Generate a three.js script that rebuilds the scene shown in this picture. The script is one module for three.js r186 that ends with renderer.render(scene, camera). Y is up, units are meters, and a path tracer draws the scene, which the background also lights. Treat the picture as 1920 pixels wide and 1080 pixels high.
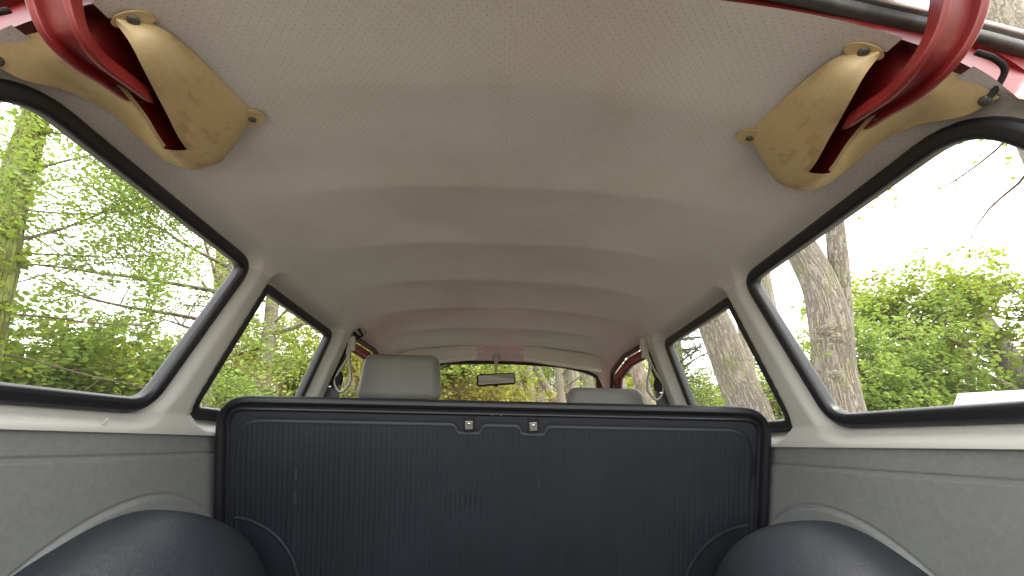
import * as THREE from 'three';
import { RoundedBoxGeometry } from 'three/addons/geometries/RoundedBoxGeometry.js';
import { mergeGeometries } from 'three/addons/utils/BufferGeometryUtils.js';

// ---------------------------------------------------------------- camera, sky, sun, exposure
const H = 1.0;                                   // eye height above the ground; car measures below are relative to the eye
const scene = new THREE.Scene();
const camera = new THREE.PerspectiveCamera(70.79, 1920 / 1080, 0.02, 400);
camera.position.set(0.0044, H, 0);
camera.rotation.order = 'YXZ';
camera.rotation.set(THREE.MathUtils.degToRad(21.12), THREE.MathUtils.degToRad(-1.415), THREE.MathUtils.degToRad(1.15));
const renderer = new THREE.WebGLRenderer({ antialias: true });
renderer.toneMapping = THREE.LinearToneMapping;
renderer.toneMappingExposure = 5.6;
renderer.shadowMap.enabled = true;

function rng(seed) { let a = seed >>> 0; return () => { a |= 0; a = a + 0x6D2B79F5 | 0; let t = Math.imul(a ^ a >>> 15, 1 | a); t = t + Math.imul(t ^ t >>> 7, 61 | t) ^ t; return ((t ^ t >>> 14) >>> 0) / 4294967296; }; }
function hash(x, y, s) { let h = Math.imul(x, 374761393) + Math.imul(y, 668265263) + Math.imul(s, 1274126177); h = Math.imul(h ^ h >>> 13, 1274126177); return ((h ^ h >>> 16) >>> 0) / 4294967296; }
function pn(x, y, px, py, s = 0) {               // periodic value noise, 0..1
  const xi = Math.floor(x), yi = Math.floor(y), fx = x - xi, fy = y - yi, u = fx * fx * (3 - 2 * fx), v = fy * fy * (3 - 2 * fy);
  const m = (a, n) => ((a % n) + n) % n, X0 = m(xi, px), X1 = m(xi + 1, px), Y0 = m(yi, py), Y1 = m(yi + 1, py);
  const a = hash(X0, Y0, s), b = hash(X1, Y0, s), c = hash(X0, Y1, s), d = hash(X1, Y1, s);
  return a + (b - a) * u + (c - a) * v + (a - b - c + d) * u * v;
}
function fbm(u, v, n, m, oct, s = 0) { let t = 0, a = 0.5, w = 0; for (let k = 0; k < oct; k++) { t += a * pn(u * n, v * m, n, m, s + k * 17); w += a; a *= 0.5; n *= 2; m *= 2; } return t / w; }
const sst = (a, b, x) => { const t = Math.min(1, Math.max(0, (x - a) / (b - a))); return t * t * (3 - 2 * t); };
const mix = (a, b, t) => a + (b - a) * t, clamp = (x, a, b) => Math.min(b, Math.max(a, x));

{ // bright, evenly overcast sky
  const w = 512, h = 256, d = new Float32Array(w * h * 4);
  for (let j = 0; j < h; j++) for (let i = 0; i < w; i++) {
    const el = (j + 0.5) / h * Math.PI - Math.PI / 2, c = fbm(i / w, j / h * 0.5, 8, 8, 4, 3);
    const k = 0.86 + 0.24 * c, up = Math.max(0, Math.sin(el)), o = (j * w + i) * 4, L = (0.92 + 0.16 * up) * k;
    d[o] = L * 1.0; d[o + 1] = L * 0.993; d[o + 2] = L * 1.01; d[o + 3] = 1;
  }
  const t = new THREE.DataTexture(d, w, h, THREE.RGBAFormat, THREE.FloatType);
  t.mapping = THREE.EquirectangularReflectionMapping; t.magFilter = t.minFilter = THREE.LinearFilter; t.needsUpdate = true;
  scene.background = t; scene.environment = t; scene.environmentIntensity = 1;
}
const sun = new THREE.DirectionalLight(0xfff4e4, 1.1);
sun.position.set(14, 30, 12); sun.castShadow = true; sun.shadow.radius = 28; sun.shadow.mapSize.set(2048, 2048);
Object.assign(sun.shadow.camera, { left: -30, right: 30, top: 30, bottom: -30, near: 1, far: 90 });
scene.add(sun, sun.target);

// ---------------------------------------------------------------- helpers
const V = (x, y, z) => new THREE.Vector3(x, y, z);
const used = {};
function numbered(n) { used[n] = (used[n] || 0) + 1; return used[n] === 1 ? n : n + '_' + String(used[n] - 1).padStart(3, '0'); }
function thing(name, label, category, group, kind) {
  const o = new THREE.Group(); o.name = numbered(name); o.userData = { label, category };
  if (group) o.userData.group = group;
  if (kind) o.userData.kind = kind;
  scene.add(o); return o;
}
function part(parent, name, geo, mat, label) {
  const m = new THREE.Mesh(geo, mat); m.name = name; m.castShadow = m.receiveShadow = true;
  if (label) m.userData.label = label;
  parent.add(m); return m;
}
function geoFrom(pos, uv, idx) {
  const g = new THREE.BufferGeometry();
  g.setAttribute('position', new THREE.Float32BufferAttribute(pos, 3));
  g.setAttribute('uv', new THREE.Float32BufferAttribute(uv, 2));
  g.setIndex(idx); g.computeVertexNormals(); return g;
}
function grid(nu, nv, fn, keep) {                // fn(u,v) -> [x,y,z,(tu,tv)]
  const pos = [], uv = [], idx = [], P = [];
  for (let j = 0; j <= nv; j++) for (let i = 0; i <= nu; i++) { const p = fn(i / nu, j / nv); P.push(p); pos.push(p[0], p[1], p[2]); uv.push(p[3] ?? i / nu, p[4] ?? j / nv); }
  for (let j = 0; j < nv; j++) for (let i = 0; i < nu; i++) {
    const a = j * (nu + 1) + i, b = a + 1, c = a + nu + 1, d = c + 1;
    if (keep && !keep(P[a], P[b], P[c], P[d], (i + 0.5) / nu, (j + 0.5) / nv)) continue;
    idx.push(a, b, d, a, d, c);
  }
  return geoFrom(pos, uv, idx);
}
// sweep a profile [[n,b],...] (closed loop) along points; nrm(i,p,T) gives the direction of n
function sweep(pts, nrm, prof, closed = false, scale = null, caps = true) {
  const n = pts.length, m = prof.length, pos = [], uv = [], idx = []; let L = 0;
  const rows = closed ? n + 1 : n;
  for (let r = 0; r < rows; r++) {
    const i = r % n, p = pts[i], q0 = closed ? pts[(i - 1 + n) % n] : pts[Math.max(0, i - 1)], q1 = closed ? pts[(i + 1) % n] : pts[Math.min(n - 1, i + 1)];
    const T = q1.clone().sub(q0).normalize(); let N = nrm(i, p, T).clone(); N.addScaledVector(T, -N.dot(T)).normalize();
    const B = T.clone().cross(N), s = scale ? scale(r / (rows - 1)) : 1;
    if (r) L += p.distanceTo(pts[(r - 1) % n]);
    let W = 0;
    for (let k = 0; k <= m; k++) {
      const [a, b] = prof[k % m]; if (k) { const [c, e] = prof[(k - 1) % m]; W += Math.hypot(a - c, b - e); }
      const x = p.clone().addScaledVector(N, a * s).addScaledVector(B, b * s);
      pos.push(x.x, x.y, x.z); uv.push(W, L);
    }
  }
  for (let r = 0; r < rows - 1; r++) for (let k = 0; k < m; k++) { const a = r * (m + 1) + k, b = a + 1, c = a + m + 1, d = c + 1; idx.push(a, c, d, a, d, b); }
  if (!closed && caps) for (const r of [0, rows - 1]) {
    const o = pos.length / 3, b0 = r * (m + 1); let cx = 0, cy = 0, cz = 0;
    for (let k = 0; k < m; k++) { cx += pos[(b0 + k) * 3] / m; cy += pos[(b0 + k) * 3 + 1] / m; cz += pos[(b0 + k) * 3 + 2] / m; }
    pos.push(cx, cy, cz); uv.push(0, 0);
    for (let k = 0; k < m; k++) idx.push(o, b0 + k, b0 + k + 1);
  }
  return geoFrom(pos, uv, idx);
}
const ringProf = (a, b, n = 10) => Array.from({ length: n }, (_, k) => [a * Math.cos(k / n * 2 * Math.PI), b * Math.sin(k / n * 2 * Math.PI)]);
function rrProf(w, h, r, n = 3) {                // rounded rectangle profile, half sizes w,h
  const o = [];
  for (const [sx, sy, a0] of [[1, 1, 0], [-1, 1, 1], [-1, -1, 2], [1, -1, 3]]) for (let k = 0; k <= n; k++) { const a = (a0 + k / n) * Math.PI / 2; o.push([sx * (w - r) + r * Math.cos(a), sy * (h - r) + r * Math.sin(a)]); }
  return o;
}
function roundPoly(pts, n = 8) {                 // [[a,b,r],...] -> dense closed outline
  const out = [], m = pts.length;
  for (let i = 0; i < m; i++) {
    const P = pts[i], A = pts[(i - 1 + m) % m], B = pts[(i + 1) % m];
    let ax = A[0] - P[0], ay = A[1] - P[1], bx = B[0] - P[0], by = B[1] - P[1]; const la = Math.hypot(ax, ay), lb = Math.hypot(bx, by); ax /= la; ay /= la; bx /= lb; by /= lb;
    const th = Math.acos(clamp(ax * bx + ay * by, -1, 1)), t = Math.min(P[2] / Math.tan(th / 2), la * 0.48, lb * 0.48), p0 = [P[0] + ax * t, P[1] + ay * t], p1 = [P[0] + bx * t, P[1] + by * t];
    for (let k = 0; k <= n; k++) { const u = k / n, v = 1 - u; out.push([v * v * p0[0] + 2 * u * v * P[0] + u * u * p1[0], v * v * p0[1] + 2 * u * v * P[1] + u * u * p1[1]]); }
  }
  const dense = [];
  for (let i = 0; i < out.length; i++) { const a = out[i], b = out[(i + 1) % out.length], d = Math.hypot(a[0] - b[0], a[1] - b[1]), k = Math.max(1, Math.ceil(d / 0.03)); for (let j = 0; j < k; j++) dense.push([mix(a[0], b[0], j / k), mix(a[1], b[1], j / k)]); }
  return dense;
}
function sdPoly(px, py, poly) {                  // signed distance, negative inside
  let d = 1e9, ins = false;
  for (let i = 0, j = poly.length - 1; i < poly.length; j = i++) {
    const [x1, y1] = poly[i], [x0, y0] = poly[j], ex = x0 - x1, ey = y0 - y1, t = clamp(((px - x1) * ex + (py - y1) * ey) / (ex * ex + ey * ey + 1e-12), 0, 1);
    d = Math.min(d, Math.hypot(px - x1 - ex * t, py - y1 - ey * t));
    if ((y1 > py) !== (y0 > py) && px < (x0 - x1) * (py - y1) / (y0 - y1) + x1) ins = !ins;
  }
  return ins ? -d : d;
}
function inset(poly, d) {                        // positive d moves the outline inward
  const n = poly.length; let area = 0; for (let i = 0; i < n; i++) { const a = poly[i], b = poly[(i + 1) % n]; area += a[0] * b[1] - a[1] * b[0]; }
  const s = Math.sign(area);
  return poly.map((p, i) => { const a = poly[(i - 1 + n) % n], b = poly[(i + 1) % n]; let tx = b[0] - a[0], ty = b[1] - a[1]; const l = Math.hypot(tx, ty) || 1; return [p[0] - s * ty / l * d, p[1] + s * tx / l * d]; });
}
function spl(T) {                                // smooth table lookup
  const n = T.length, m = T.map((p, i) => { const a = T[Math.max(0, i - 1)], b = T[Math.min(n - 1, i + 1)]; return (b[1] - a[1]) / (b[0] - a[0]); });
  return x => {
    if (x <= T[0][0]) return T[0][1] + m[0] * (x - T[0][0]); if (x >= T[n - 1][0]) return T[n - 1][1] + m[n - 1] * (x - T[n - 1][0]);
    let i = 0; while (x > T[i + 1][0]) i++; const h = T[i + 1][0] - T[i][0], t = (x - T[i][0]) / h, t2 = t * t, t3 = t2 * t;
    return (2 * t3 - 3 * t2 + 1) * T[i][1] + (t3 - 2 * t2 + t) * h * m[i] + (-2 * t3 + 3 * t2) * T[i + 1][1] + (t3 - t2) * h * m[i + 1];
  };
}
const curve = (pts, n) => new THREE.CatmullRomCurve3(pts.map(p => V(...p)), false, 'centripetal').getSpacedPoints(n);
function tex(w, h, fn, srgb = true) {
  const d = new Uint8Array(w * h * 4);
  for (let j = 0; j < h; j++) for (let i = 0; i < w; i++) { const c = fn(i / w, j / h, i, j), o = (j * w + i) * 4; if (typeof c === 'number') d[o] = d[o + 1] = d[o + 2] = clamp(c, 0, 1) * 255; else { d[o] = clamp(c[0], 0, 1) * 255; d[o + 1] = clamp(c[1], 0, 1) * 255; d[o + 2] = clamp(c[2], 0, 1) * 255; } d[o + 3] = 255; }
  const t = new THREE.DataTexture(d, w, h); t.wrapS = t.wrapT = THREE.RepeatWrapping; t.magFilter = t.minFilter = THREE.LinearFilter;
  if (srgb) t.colorSpace = THREE.SRGBColorSpace; t.needsUpdate = true; return t;
}
const rep = (t, su, sv = su) => { const c = t.clone(); c.repeat.set(1 / su, 1 / sv); c.needsUpdate = true; return c; };   // tile size in metres
const mat = (o) => { const { rgb, ...r } = o; const m = (r.transmission || r.clearcoat || r.sheen ? new THREE.MeshPhysicalMaterial(r) : new THREE.MeshStandardMaterial(r)); if (rgb) m.color.setRGB(...rgb); m.side = THREE.DoubleSide; return m; };

// ---------------------------------------------------------------- textures and materials
const N1 = 512;
const grain = tex(N1, N1, (u, v) => { const a = fbm(u, v, 60, 60, 2, 5), b = fbm(u, v, 24, 24, 2, 9); return 0.5 + 0.6 * (Math.abs(a - 0.5) * 2 - 0.4) + 0.3 * (b - 0.5); }, false);
const soft = tex(N1, N1, (u, v) => fbm(u, v, 5, 5, 5, 21), false);
// perforated vinyl: tile of 16 x 16 holes at 11.5 mm, staggered
const HP = 0.0115, HN = 8, HT = HP * HN;
const perfFn = (u, v) => { const a = u * HN, b = v * HN * 2, row = Math.floor(b), fx = a - 0.5 * (row & 1), dx = (fx - Math.round(fx)) * HP, dy = (b - row - 0.5) * HP / 2; return Math.hypot(dx, dy); };
const perf = tex(1024, 1024, (u, v) => { const d = perfFn(u, v), k = sst(0.00068, 0.00034, d), g = 0.97 + 0.05 * (fbm(u, v, 40, 40, 2, 2) - 0.5); return [mix(0.808, 0.50, k) * g, mix(0.790, 0.48, k) * g, mix(0.784, 0.46, k) * g]; });
const perfB = tex(1024, 1024, (u, v) => { const d = perfFn(u, v); return 0.75 * sst(0.0003, 0.0009, d) + 0.25 * fbm(u, v, 50, 50, 2, 31); }, false);
const stain = tex(1024, 1024, (u, v) => {           // yellowed plastic with brown handling marks and streaks
  const a = fbm(u, v, 4, 4, 4, 41), b = fbm(u, v, 11, 7, 4, 44), c = fbm(u, v, 9, 9, 4, 47), k = sst(0.48, 0.75, a) * 0.55 + sst(0.6, 0.8, b) * 0.3, s = sst(0.64, 0.74, c) * 0.25;
  const f = 0.97 + 0.06 * fbm(u, v, 80, 80, 2, 49);
  return [mix(0.715, 0.60, k) * f - s * 0.2, mix(0.63, 0.455, k) * f - s * 0.22, mix(0.475, 0.31, k) * f - s * 0.2];
});
const M = {
  lining: mat({ vertexColors: true, map: rep(perf, HT), bumpMap: rep(perfB, HT), bumpScale: 0.0006, roughness: 0.62 }),
  vinylWhite: mat({ rgb: [0.46, 0.45, 0.415], bumpMap: rep(grain, 0.12), bumpScale: 0.0002, roughness: 0.5 }),
  greyPanel: mat({ map: rep(tex(N1, N1, (u, v) => { const a = fbm(u, v, 3, 3, 5, 61), b = fbm(u, v, 90, 90, 2, 63), s = fbm(u, v, 60, 6, 2, 65); const k = 0.95 + 0.1 * (a - 0.5) + 0.08 * (b - 0.5) + 0.015 * sst(0.66, 0.76, s); return [0.50 * k, 0.512 * k, 0.502 * k]; }), 0.5), bumpMap: rep(grain, 0.1), bumpScale: 0.00025, roughness: 0.55 }),
  rubber: mat({ rgb: [0.012, 0.012, 0.015], bumpMap: rep(grain, 0.2), bumpScale: 0.0002, roughness: 0.42 }),
  sealGrey: mat({ map: rep(tex(256, 256, (u, v) => { const a = fbm(u, v, 6, 12, 4, 71); const k = 0.15 + 0.13 * a; return [k, k, k * 0.98]; }), 0.1), roughness: 0.6 }),
  black: mat({ rgb: [0.006, 0.006, 0.007], roughness: 0.8 }),
  blackVinyl: mat({ map: rep(tex(N1, N1, (u, v) => { const a = fbm(u, v, 4, 4, 5, 81), b = fbm(u, v, 120, 120, 1, 83); const k = 0.95 + 0.14 * (a - 0.5) + 0.12 * (b - 0.5) + 0.10 * sst(0.66, 0.80, fbm(u, v, 30, 30, 3, 85)); return [0.17 * k, 0.185 * k, 0.208 * k]; }), 0.35), bumpMap: rep(grain, 0.09), bumpScale: 0.0007, roughness: 0.42 }),
  seatBlack: mat({ rgb: [0.007, 0.008, 0.011], bumpMap: rep(grain, 0.1), bumpScale: 0.0003, roughness: 0.5 }),
  cream: mat({ map: rep(stain, 0.26), roughness: 0.48, bumpMap: rep(soft, 0.15), bumpScale: 0.001 }),
  creamPlain: mat({ rgb: [0.42, 0.39, 0.33], roughness: 0.5 }),
  greyVinyl: mat({ rgb: [0.225, 0.222, 0.213], bumpMap: rep(grain, 0.1), bumpScale: 0.0002, roughness: 0.5 }),
  red: mat({ map: rep(tex(256, 256, (u, v) => { const a = fbm(u, v, 4, 4, 4, 91), s = sst(0.74, 0.8, fbm(u, v, 40, 40, 2, 93)); const k = 0.92 + 0.16 * a; return [mix(0.45 * k, 0.55, s * 0.3), mix(0.10 * k, 0.3, s * 0.3), mix(0.10 * k, 0.28, s * 0.3)]; }), 0.2), roughness: 0.45, clearcoat: 0.2, clearcoatRoughness: 0.3 }),
  chrome: mat({ rgb: [0.62, 0.62, 0.62], metalness: 1, roughness: 0.28 }),
  steel: mat({ rgb: [0.42, 0.41, 0.38], metalness: 0.8, roughness: 0.42 }),
  darkSteel: mat({ rgb: [0.10, 0.098, 0.09], metalness: 0.6, roughness: 0.5 }),
  visor: mat({ rgb: [0.62, 0.58, 0.53], bumpMap: rep(grain, 0.1), bumpScale: 0.0002, roughness: 0.55 }),
  mirror: mat({ rgb: [0.8, 0.8, 0.8], metalness: 1, roughness: 0.03 }),
  trimGrey: mat({ rgb: [0.5, 0.5, 0.5], metalness: 0.9, roughness: 0.35 }),
  floor: mat({ map: rep(tex(256, 256, (u, v) => { const a = fbm(u, v, 30, 30, 3, 95); return [0.13 + 0.12 * a, 0.11 + 0.1 * a, 0.10 + 0.08 * a]; }), 0.3), roughness: 0.95 }),
  tyre: mat({ rgb: [0.02, 0.02, 0.02], roughness: 0.85 }),
  windscreen: mat({ rgb: [0.95, 0.96, 0.94], transmission: 0.955, thickness: 0, roughness: 0, ior: 1.45 }),
  pane: mat({ rgb: [0.96, 0.975, 0.96], transmission: 0.98, thickness: 0, roughness: 0, ior: 1.45 }),
};

// ---------------------------------------------------------------- ground
{
  const soil = tex(1024, 1024, (u, v) => { const a = fbm(u, v, 6, 6, 5, 101), b = fbm(u, v, 90, 90, 2, 103), g = sst(0.42, 0.6, a); return [mix(0.52, 0.45, g) * (0.75 + 0.5 * b), mix(0.49, 0.45, g) * (0.75 + 0.5 * b), mix(0.45, 0.36, g) * (0.75 + 0.5 * b)]; });
  const g = new THREE.PlaneGeometry(600, 600, 60, 60); g.rotateX(-Math.PI / 2);
  const m = new THREE.Mesh(g, mat({ map: (() => { const c = soil.clone(); c.repeat.set(120, 120); c.needsUpdate = true; return c; })(), roughness: 1 }));
  m.name = 'ground'; m.receiveShadow = true; m.userData = { kind: 'structure', label: 'gravelly woodland ground under the trees', category: 'ground' }; scene.add(m);
}

// ---------------------------------------------------------------- the car: shape functions (z runs forward as negative)
const YC = spl([[0.2, 0.455], [0.27, 0.470], [0.5, 0.490], [0.8, 0.498], [1.2, 0.492], [1.5, 0.478], [1.7, 0.460], [1.9, 0.427], [2.08, 0.387]]);
const RL = spl([[0.2, 0.335], [0.27, 0.355], [0.45, 0.378], [0.95, 0.365], [1.4, 0.358], [1.6, 0.353], [1.9, 0.338], [2.08, 0.318]]);
const WW = spl([[0.2, 0.555], [1.0, 0.56], [1.4, 0.552], [1.7, 0.532], [2.08, 0.50]]);
const yB = 0.045, xB = 0.632;
const bowsAmp = z => 0.003 + 0.007 * sst(0.45, 0.75, -z) + 0.0085 * sst(0.95, 1.6, -z), bows = [0.2, 0.45, 0.705, 0.955, 1.2, 1.445, 1.665, 1.855, 2.02, 2.2];
function xin(y, z) {
  const W = WW(-z), r = RL(-z);
  if (y > r) { const q = (y - r) / (YC(-z) - r); return q < 1 ? W * Math.pow(1 - q * q, 1 / 2.6) : 0; }
  if (y >= yB) return W + (xB - W) * (r - y) / (r - yB);
  return xB;
}
const winRear = roundPoly([[-0.868, 0.380, 0.045], [-0.800, 0.043, 0.06], [-0.20, 0.036, 0.07], [-0.357, 0.397, 0.11]]);
const winPass = roundPoly([[-0.963, 0.369, 0.03], [-1.395, 0.356, 0.035], [-1.388, 0.045, 0.05], [-0.915, 0.043, 0.04]]);
const doorHole = roundPoly([[-1.50, 0.374, 0.03], [-1.72, 0.368, 0.05], [-1.90, 0.330, 0.06], [-2.02, 0.25, 0.06], [-2.26, 0.046, 0.03], [-1.50, 0.046, 0.03]]);
const holes = [winRear, winPass, doorHole];
const rollAt = z => z < -0.9 && z > -1.45 ? 0.040 : 0.022;
function holeDist(z, y) { let d = 1; for (const h of holes) { const e = sdPoly(z, y, h); if (Math.abs(e) < Math.abs(d) || e < 0) d = e; if (e < 0) return e; } return d; }
const ROLL = 0.022;
function section(a, b, off) {                    // a -1..1 across, b 0..1 from rear to front; off: outward offset
  const s = Math.sign(a) || 1, A = Math.abs(a), k = 0.6; let x, y, z, wall = 0;
  const zs = A <= k ? -0.297 - 0.024 * Math.pow(Math.sin(A / k * Math.PI / 2), 2) : mix(-0.321, -0.08, (A - k) / (1 - k));
  z = mix(zs, -2.06, b);
  const W = WW(-z), r = RL(-z), c = YC(-z);
  if (A <= k) {
    const ph = A / k * Math.PI / 2; x = W * Math.pow(Math.sin(ph), 2 / 2.6); y = r + (c - r) * Math.cos(ph);
    if (!off) { let i = 0; while (-z > bows[i + 1]) i++; const t = (-z - bows[i]) / (bows[i + 1] - bows[i]), f = 1 - sst(0.55, 0.93, x / W); y += bowsAmp(z) * f * (Math.sqrt((1 - Math.pow(Math.abs(2 * t - 1), 2.2)) ** 2 + 0.05) - 0.2236) - 0.3 * bowsAmp(z) * f; y += 0.0016 * f * (fbm((x + 1) / 2, -z / 3, 9, 14, 3, 55) - 0.5) + 0.0012 * f * Math.sin(x * s * 9 + z * 21) * Math.sin(x * s * 5 - z * 13 + 1); }
  } else {
    const t = (A - k) / (1 - k); wall = 1;
    if (t < 0.85) { const q = t / 0.85; y = mix(r, yB, q); x = mix(W, xB, q); }
    else { const q = (t - 0.85) / 0.15; y = mix(yB, 0.006, q); x = off ? xB : mix(xB, 0.618, Math.sin(q * Math.PI / 2)); }
  }
  if (off) { if (A <= k) { const ph = A / k * Math.PI / 2; x += off * Math.sin(ph); y += off * Math.cos(ph); } else x += off; }
  else if (x > 0.42) { const d = holeDist(z, y); x += rollAt(z) * (1 - sst(0.002, 0.034, d)); }
  return [s * x, y, z];
}
const keepOut = (P, Q, R, S) => { const z = (P[2] + S[2]) / 2, y = (P[1] + S[1]) / 2; return Math.abs(P[0]) < 0.42 || holeDist(z, y - H) > -0.004; };

const car = thing('estate_car', 'red vintage estate car seen from its load bay, tailgate open', 'car');
const up = p => [p[0], p[1] + H, p[2], p[3], p[4]];
{ // roof lining with its pillars, one continuous skin
  const nu = 300, nv = 260, arc = [0]; let pr = section(-1, 0.4, 0);
  for (let i = 1; i <= nu; i++) { const q = section(-1 + 2 * i / nu, 0.4, 0); arc.push(arc[i - 1] + Math.min(0.02, Math.hypot(q[0] - pr[0], q[1] - pr[1]))); pr = q; }
  const skin = (u, v) => { const p = section(2 * u - 1, v, 0); return [p[0], p[1] + H, p[2], arc[Math.round(u * nu)], p[2]]; }, isRoof = u => Math.abs(2 * u - 1) < 0.6;
  for (const s of [-1, 1]) part(car, 'pillar_trim', grid(nu, nv, skin, (a, b, c, d, u, v) => !isRoof(u) && (u - 0.5) * s > 0 && keepOut(a, b, c, d)), M.vinylWhite, 'smooth off-white vinyl covering the window pillars and sill');
  const slotAt = (a, d) => { const x = Math.abs(a[0] + d[0]) / 2, z = -(a[2] + d[2]) / 2; if (z < 0.340 && x > 0.447 && x < 0.525) return true; if (z > 0.522 || z < 0.332) return false; const t = (z - 0.332) / 0.165; return x > mix(0.430, 0.462, t) && x < mix(0.482, 0.492, t); };
  const rl = grid(nu, nv, skin, (a, b, c, d, u, v) => isRoof(u) && keepOut(a, b, c, d) && !slotAt(a, d)), rp = rl.attributes.position, col = [];
  for (let i = 0; i < rp.count; i++) { const x = (rp.getX(i) + 1) / 2, z = -rp.getZ(i) / 3, a = fbm(x, z, 7, 11, 5, 61), b = fbm(x, z, 26, 40, 3, 67), k = 1 - 0.07 * sst(0.50, 0.74, a) - 0.035 * sst(0.60, 0.74, b); col.push(k, k * (1 - 0.3 * (1 - k)), k * (1 - 0.6 * (1 - k))); }   // old water marks and handling dirt
  rl.setAttribute('color', new THREE.Float32BufferAttribute(col, 3));
  part(car, 'roof_lining', rl, M.lining, 'off-white perforated vinyl roof lining sagging between its bows');
  part(car, 'roof_skin', grid(120, 200, (u, v) => up(section(2 * u - 1, v, 0.046)), (P, Q, R2, S) => Math.abs(P[0]) < 0.42 || holeDist((P[2] + S[2]) / 2, (P[1] + S[1]) / 2 - H) > 0.026), M.red);
  // red flange, grey seal and metal gutter round the tailgate opening
  const half = curve([[0, 0.479, -0.287], [0.2, 0.475, -0.289], [0.30, 0.469, -0.295], [0.40, 0.462, -0.307], [0.48, 0.457, -0.316], [0.555, 0.447, -0.322], [0.60, 0.431, -0.322], [0.635, 0.402, -0.31], [0.655, 0.35, -0.285], [0.672, 0.2, -0.2], [0.678, 0.05, -0.12]], 60);
  const rim = (dy, dz, k) => { const f = p => V(p.x * k, p.y + H + dy, p.z + dz); return [...half.slice(1).reverse().map(p => { const q = f(p); q.x *= -1; return q; }), ...half.map(f)]; };
  const line = Array.from({ length: 121 }, (_, i) => { const p = section(-1 + 2 * i / 120, 0, 0); return V(p[0], p[1] + H + 0.002, p[2] - 0.003); }), r0 = rim(0.004, 0, 1);
  part(car, 'tailgate_flange', grid(120, 4, (u, v) => { const i = Math.round(u * 120), p = line[i].clone().lerp(r0[i], v); return [p.x, p.y + 0.006 * Math.sin(v * Math.PI), p.z, u, v * 0.05]; }), M.red);
  part(car, 'tailgate_seal', sweep(rim(0.002, 0.004, 1), (i, p) => V(p.x * 0.6, p.y - H, 0), rrProf(0.0075, 0.0075, 0.005)), M.sealGrey, 'grey weathered rubber seal round the tailgate opening');
  part(car, 'rain_gutter', sweep(rim(0.017, 0.006, 1.012), (i, p) => V(p.x * 0.6, p.y - H, 0), rrProf(0.0035, 0.008, 0.003)), M.trimGrey);
}
// side windows
function wallPt(z, y, off) { return V(xin(y, z) + off, y + H, z); }
function paneGeo(poly, off, s) {
  const sh = new THREE.Shape(poly.map(p => new THREE.Vector2(p[0], p[1]))), g = new THREE.ShapeGeometry(sh), q = g.attributes.position;
  for (let i = 0; i < q.count; i++) { const z = q.getX(i), y = q.getY(i); q.setXYZ(i, s * (xin(y, z) + off), y + H, z); }
  g.computeVertexNormals(); return g;
}
function sideWindow(poly, s, label) {
  const c = inset(poly, 0.0105), pts = c.map(([z, y]) => { const p = wallPt(z, y, rollAt(z) - 0.004); p.x *= s; return p; });
  const seal = part(car, 'window_rubber', sweep(pts, (i, p) => V(-s, -0.2, 0), rrProf(0.013, 0.0128, 0.008), true), M.rubber, 'black rubber window seal');
  part(seal, 'window_pane', paneGeo(inset(poly, 0.013), poly === winPass ? 0.042 : 0.024, s), M.pane);
}
for (const s of [-1, 1]) { sideWindow(winRear, s); sideWindow(winPass, s); }

// lower side panels with pressed creases
for (const s of [-1, 1]) {
  const cz = -0.85, cy = -0.418, R = 0.318;
  const hgt = (z, y) => {
    let h = 0; const yl = -0.031; h += 0.006 * sst(0.0025, -0.0025, y - yl) - 0.006 * Math.exp(-(((y - yl) / 0.0022) ** 2));
    const d = Math.hypot(z - cz, y - cy) - R, e = d; h += 0.006 * sst(0.003, -0.003, e) - 0.005 * Math.exp(-((e / 0.003) ** 2));
    h += 0.0025 * Math.sin(z * 7 + y * 5) * Math.sin(y * 11 + 2); return h;
  };
  part(car, 'side_panel', grid(420, 150, (u, v) => { const z = mix(0.2, -1.12, u), y = mix(0.011, -0.33, v); return [s * (0.629 - hgt(z, y)), y + H, z, z, y]; }), M.greyPanel, 'grey-green vinyl side panel with an arched crease over the wheel arch');
  part(car, 'rear_side_panel', grid(20, 10, (u, v) => [s * 0.631, mix(0.011, -0.7, v) + H, mix(-1.122, -1.498, u), u * 0.38, v * 0.7]), M.greyPanel);
  // wheel arch cover
  part(car, 'wheel_arch_cover', grid(110, 60, (u, v) => {
    const th = mix(-0.25, 1.25, u) * Math.PI, xx = Math.pow(v, 0.8) * 0.225, f = Math.pow(Math.max(0, 1 - Math.pow(xx / 0.225, 2.7)), 1 / 2.7), r = 0.272 * (0.02 + 0.98 * f);
    return [s * (0.628 - xx), -0.392 + r * Math.sin(th) + H, -0.815 - 1.04 * r * Math.cos(th), th * 0.27, xx + (1 - f) * 0.15];
  }), M.blackVinyl, 'dark blue-black grained vinyl wheel arch cover');
  part(car, 'body_side', grid(40, 14, (u, v) => { const z = mix(0.26 + 0.05 * Math.sin(v * Math.PI), -3.5, u), y = mix(0.03, -0.66, v); const q = Math.sin(v * Math.PI); return [s * (0.665 + 0.10 * q + 0.04 * v), y + H, z, z, y]; }, (P, Q, R2, S) => { const z = P[2], y = P[1] - H; return Math.hypot(z + 0.83, y + 0.68) > 0.35 && Math.hypot(z + 3.15, y + 0.68) > 0.35; }), M.red);
}
part(car, 'vinyl_tear', new RoundedBoxGeometry(0.003, 0.011, 0.003, 2, 0.001).rotateX(-0.5).translate(-0.6225, 0.0225 + H, -0.70), M.creamPlain, 'small torn sliver in the left sill vinyl');
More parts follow.
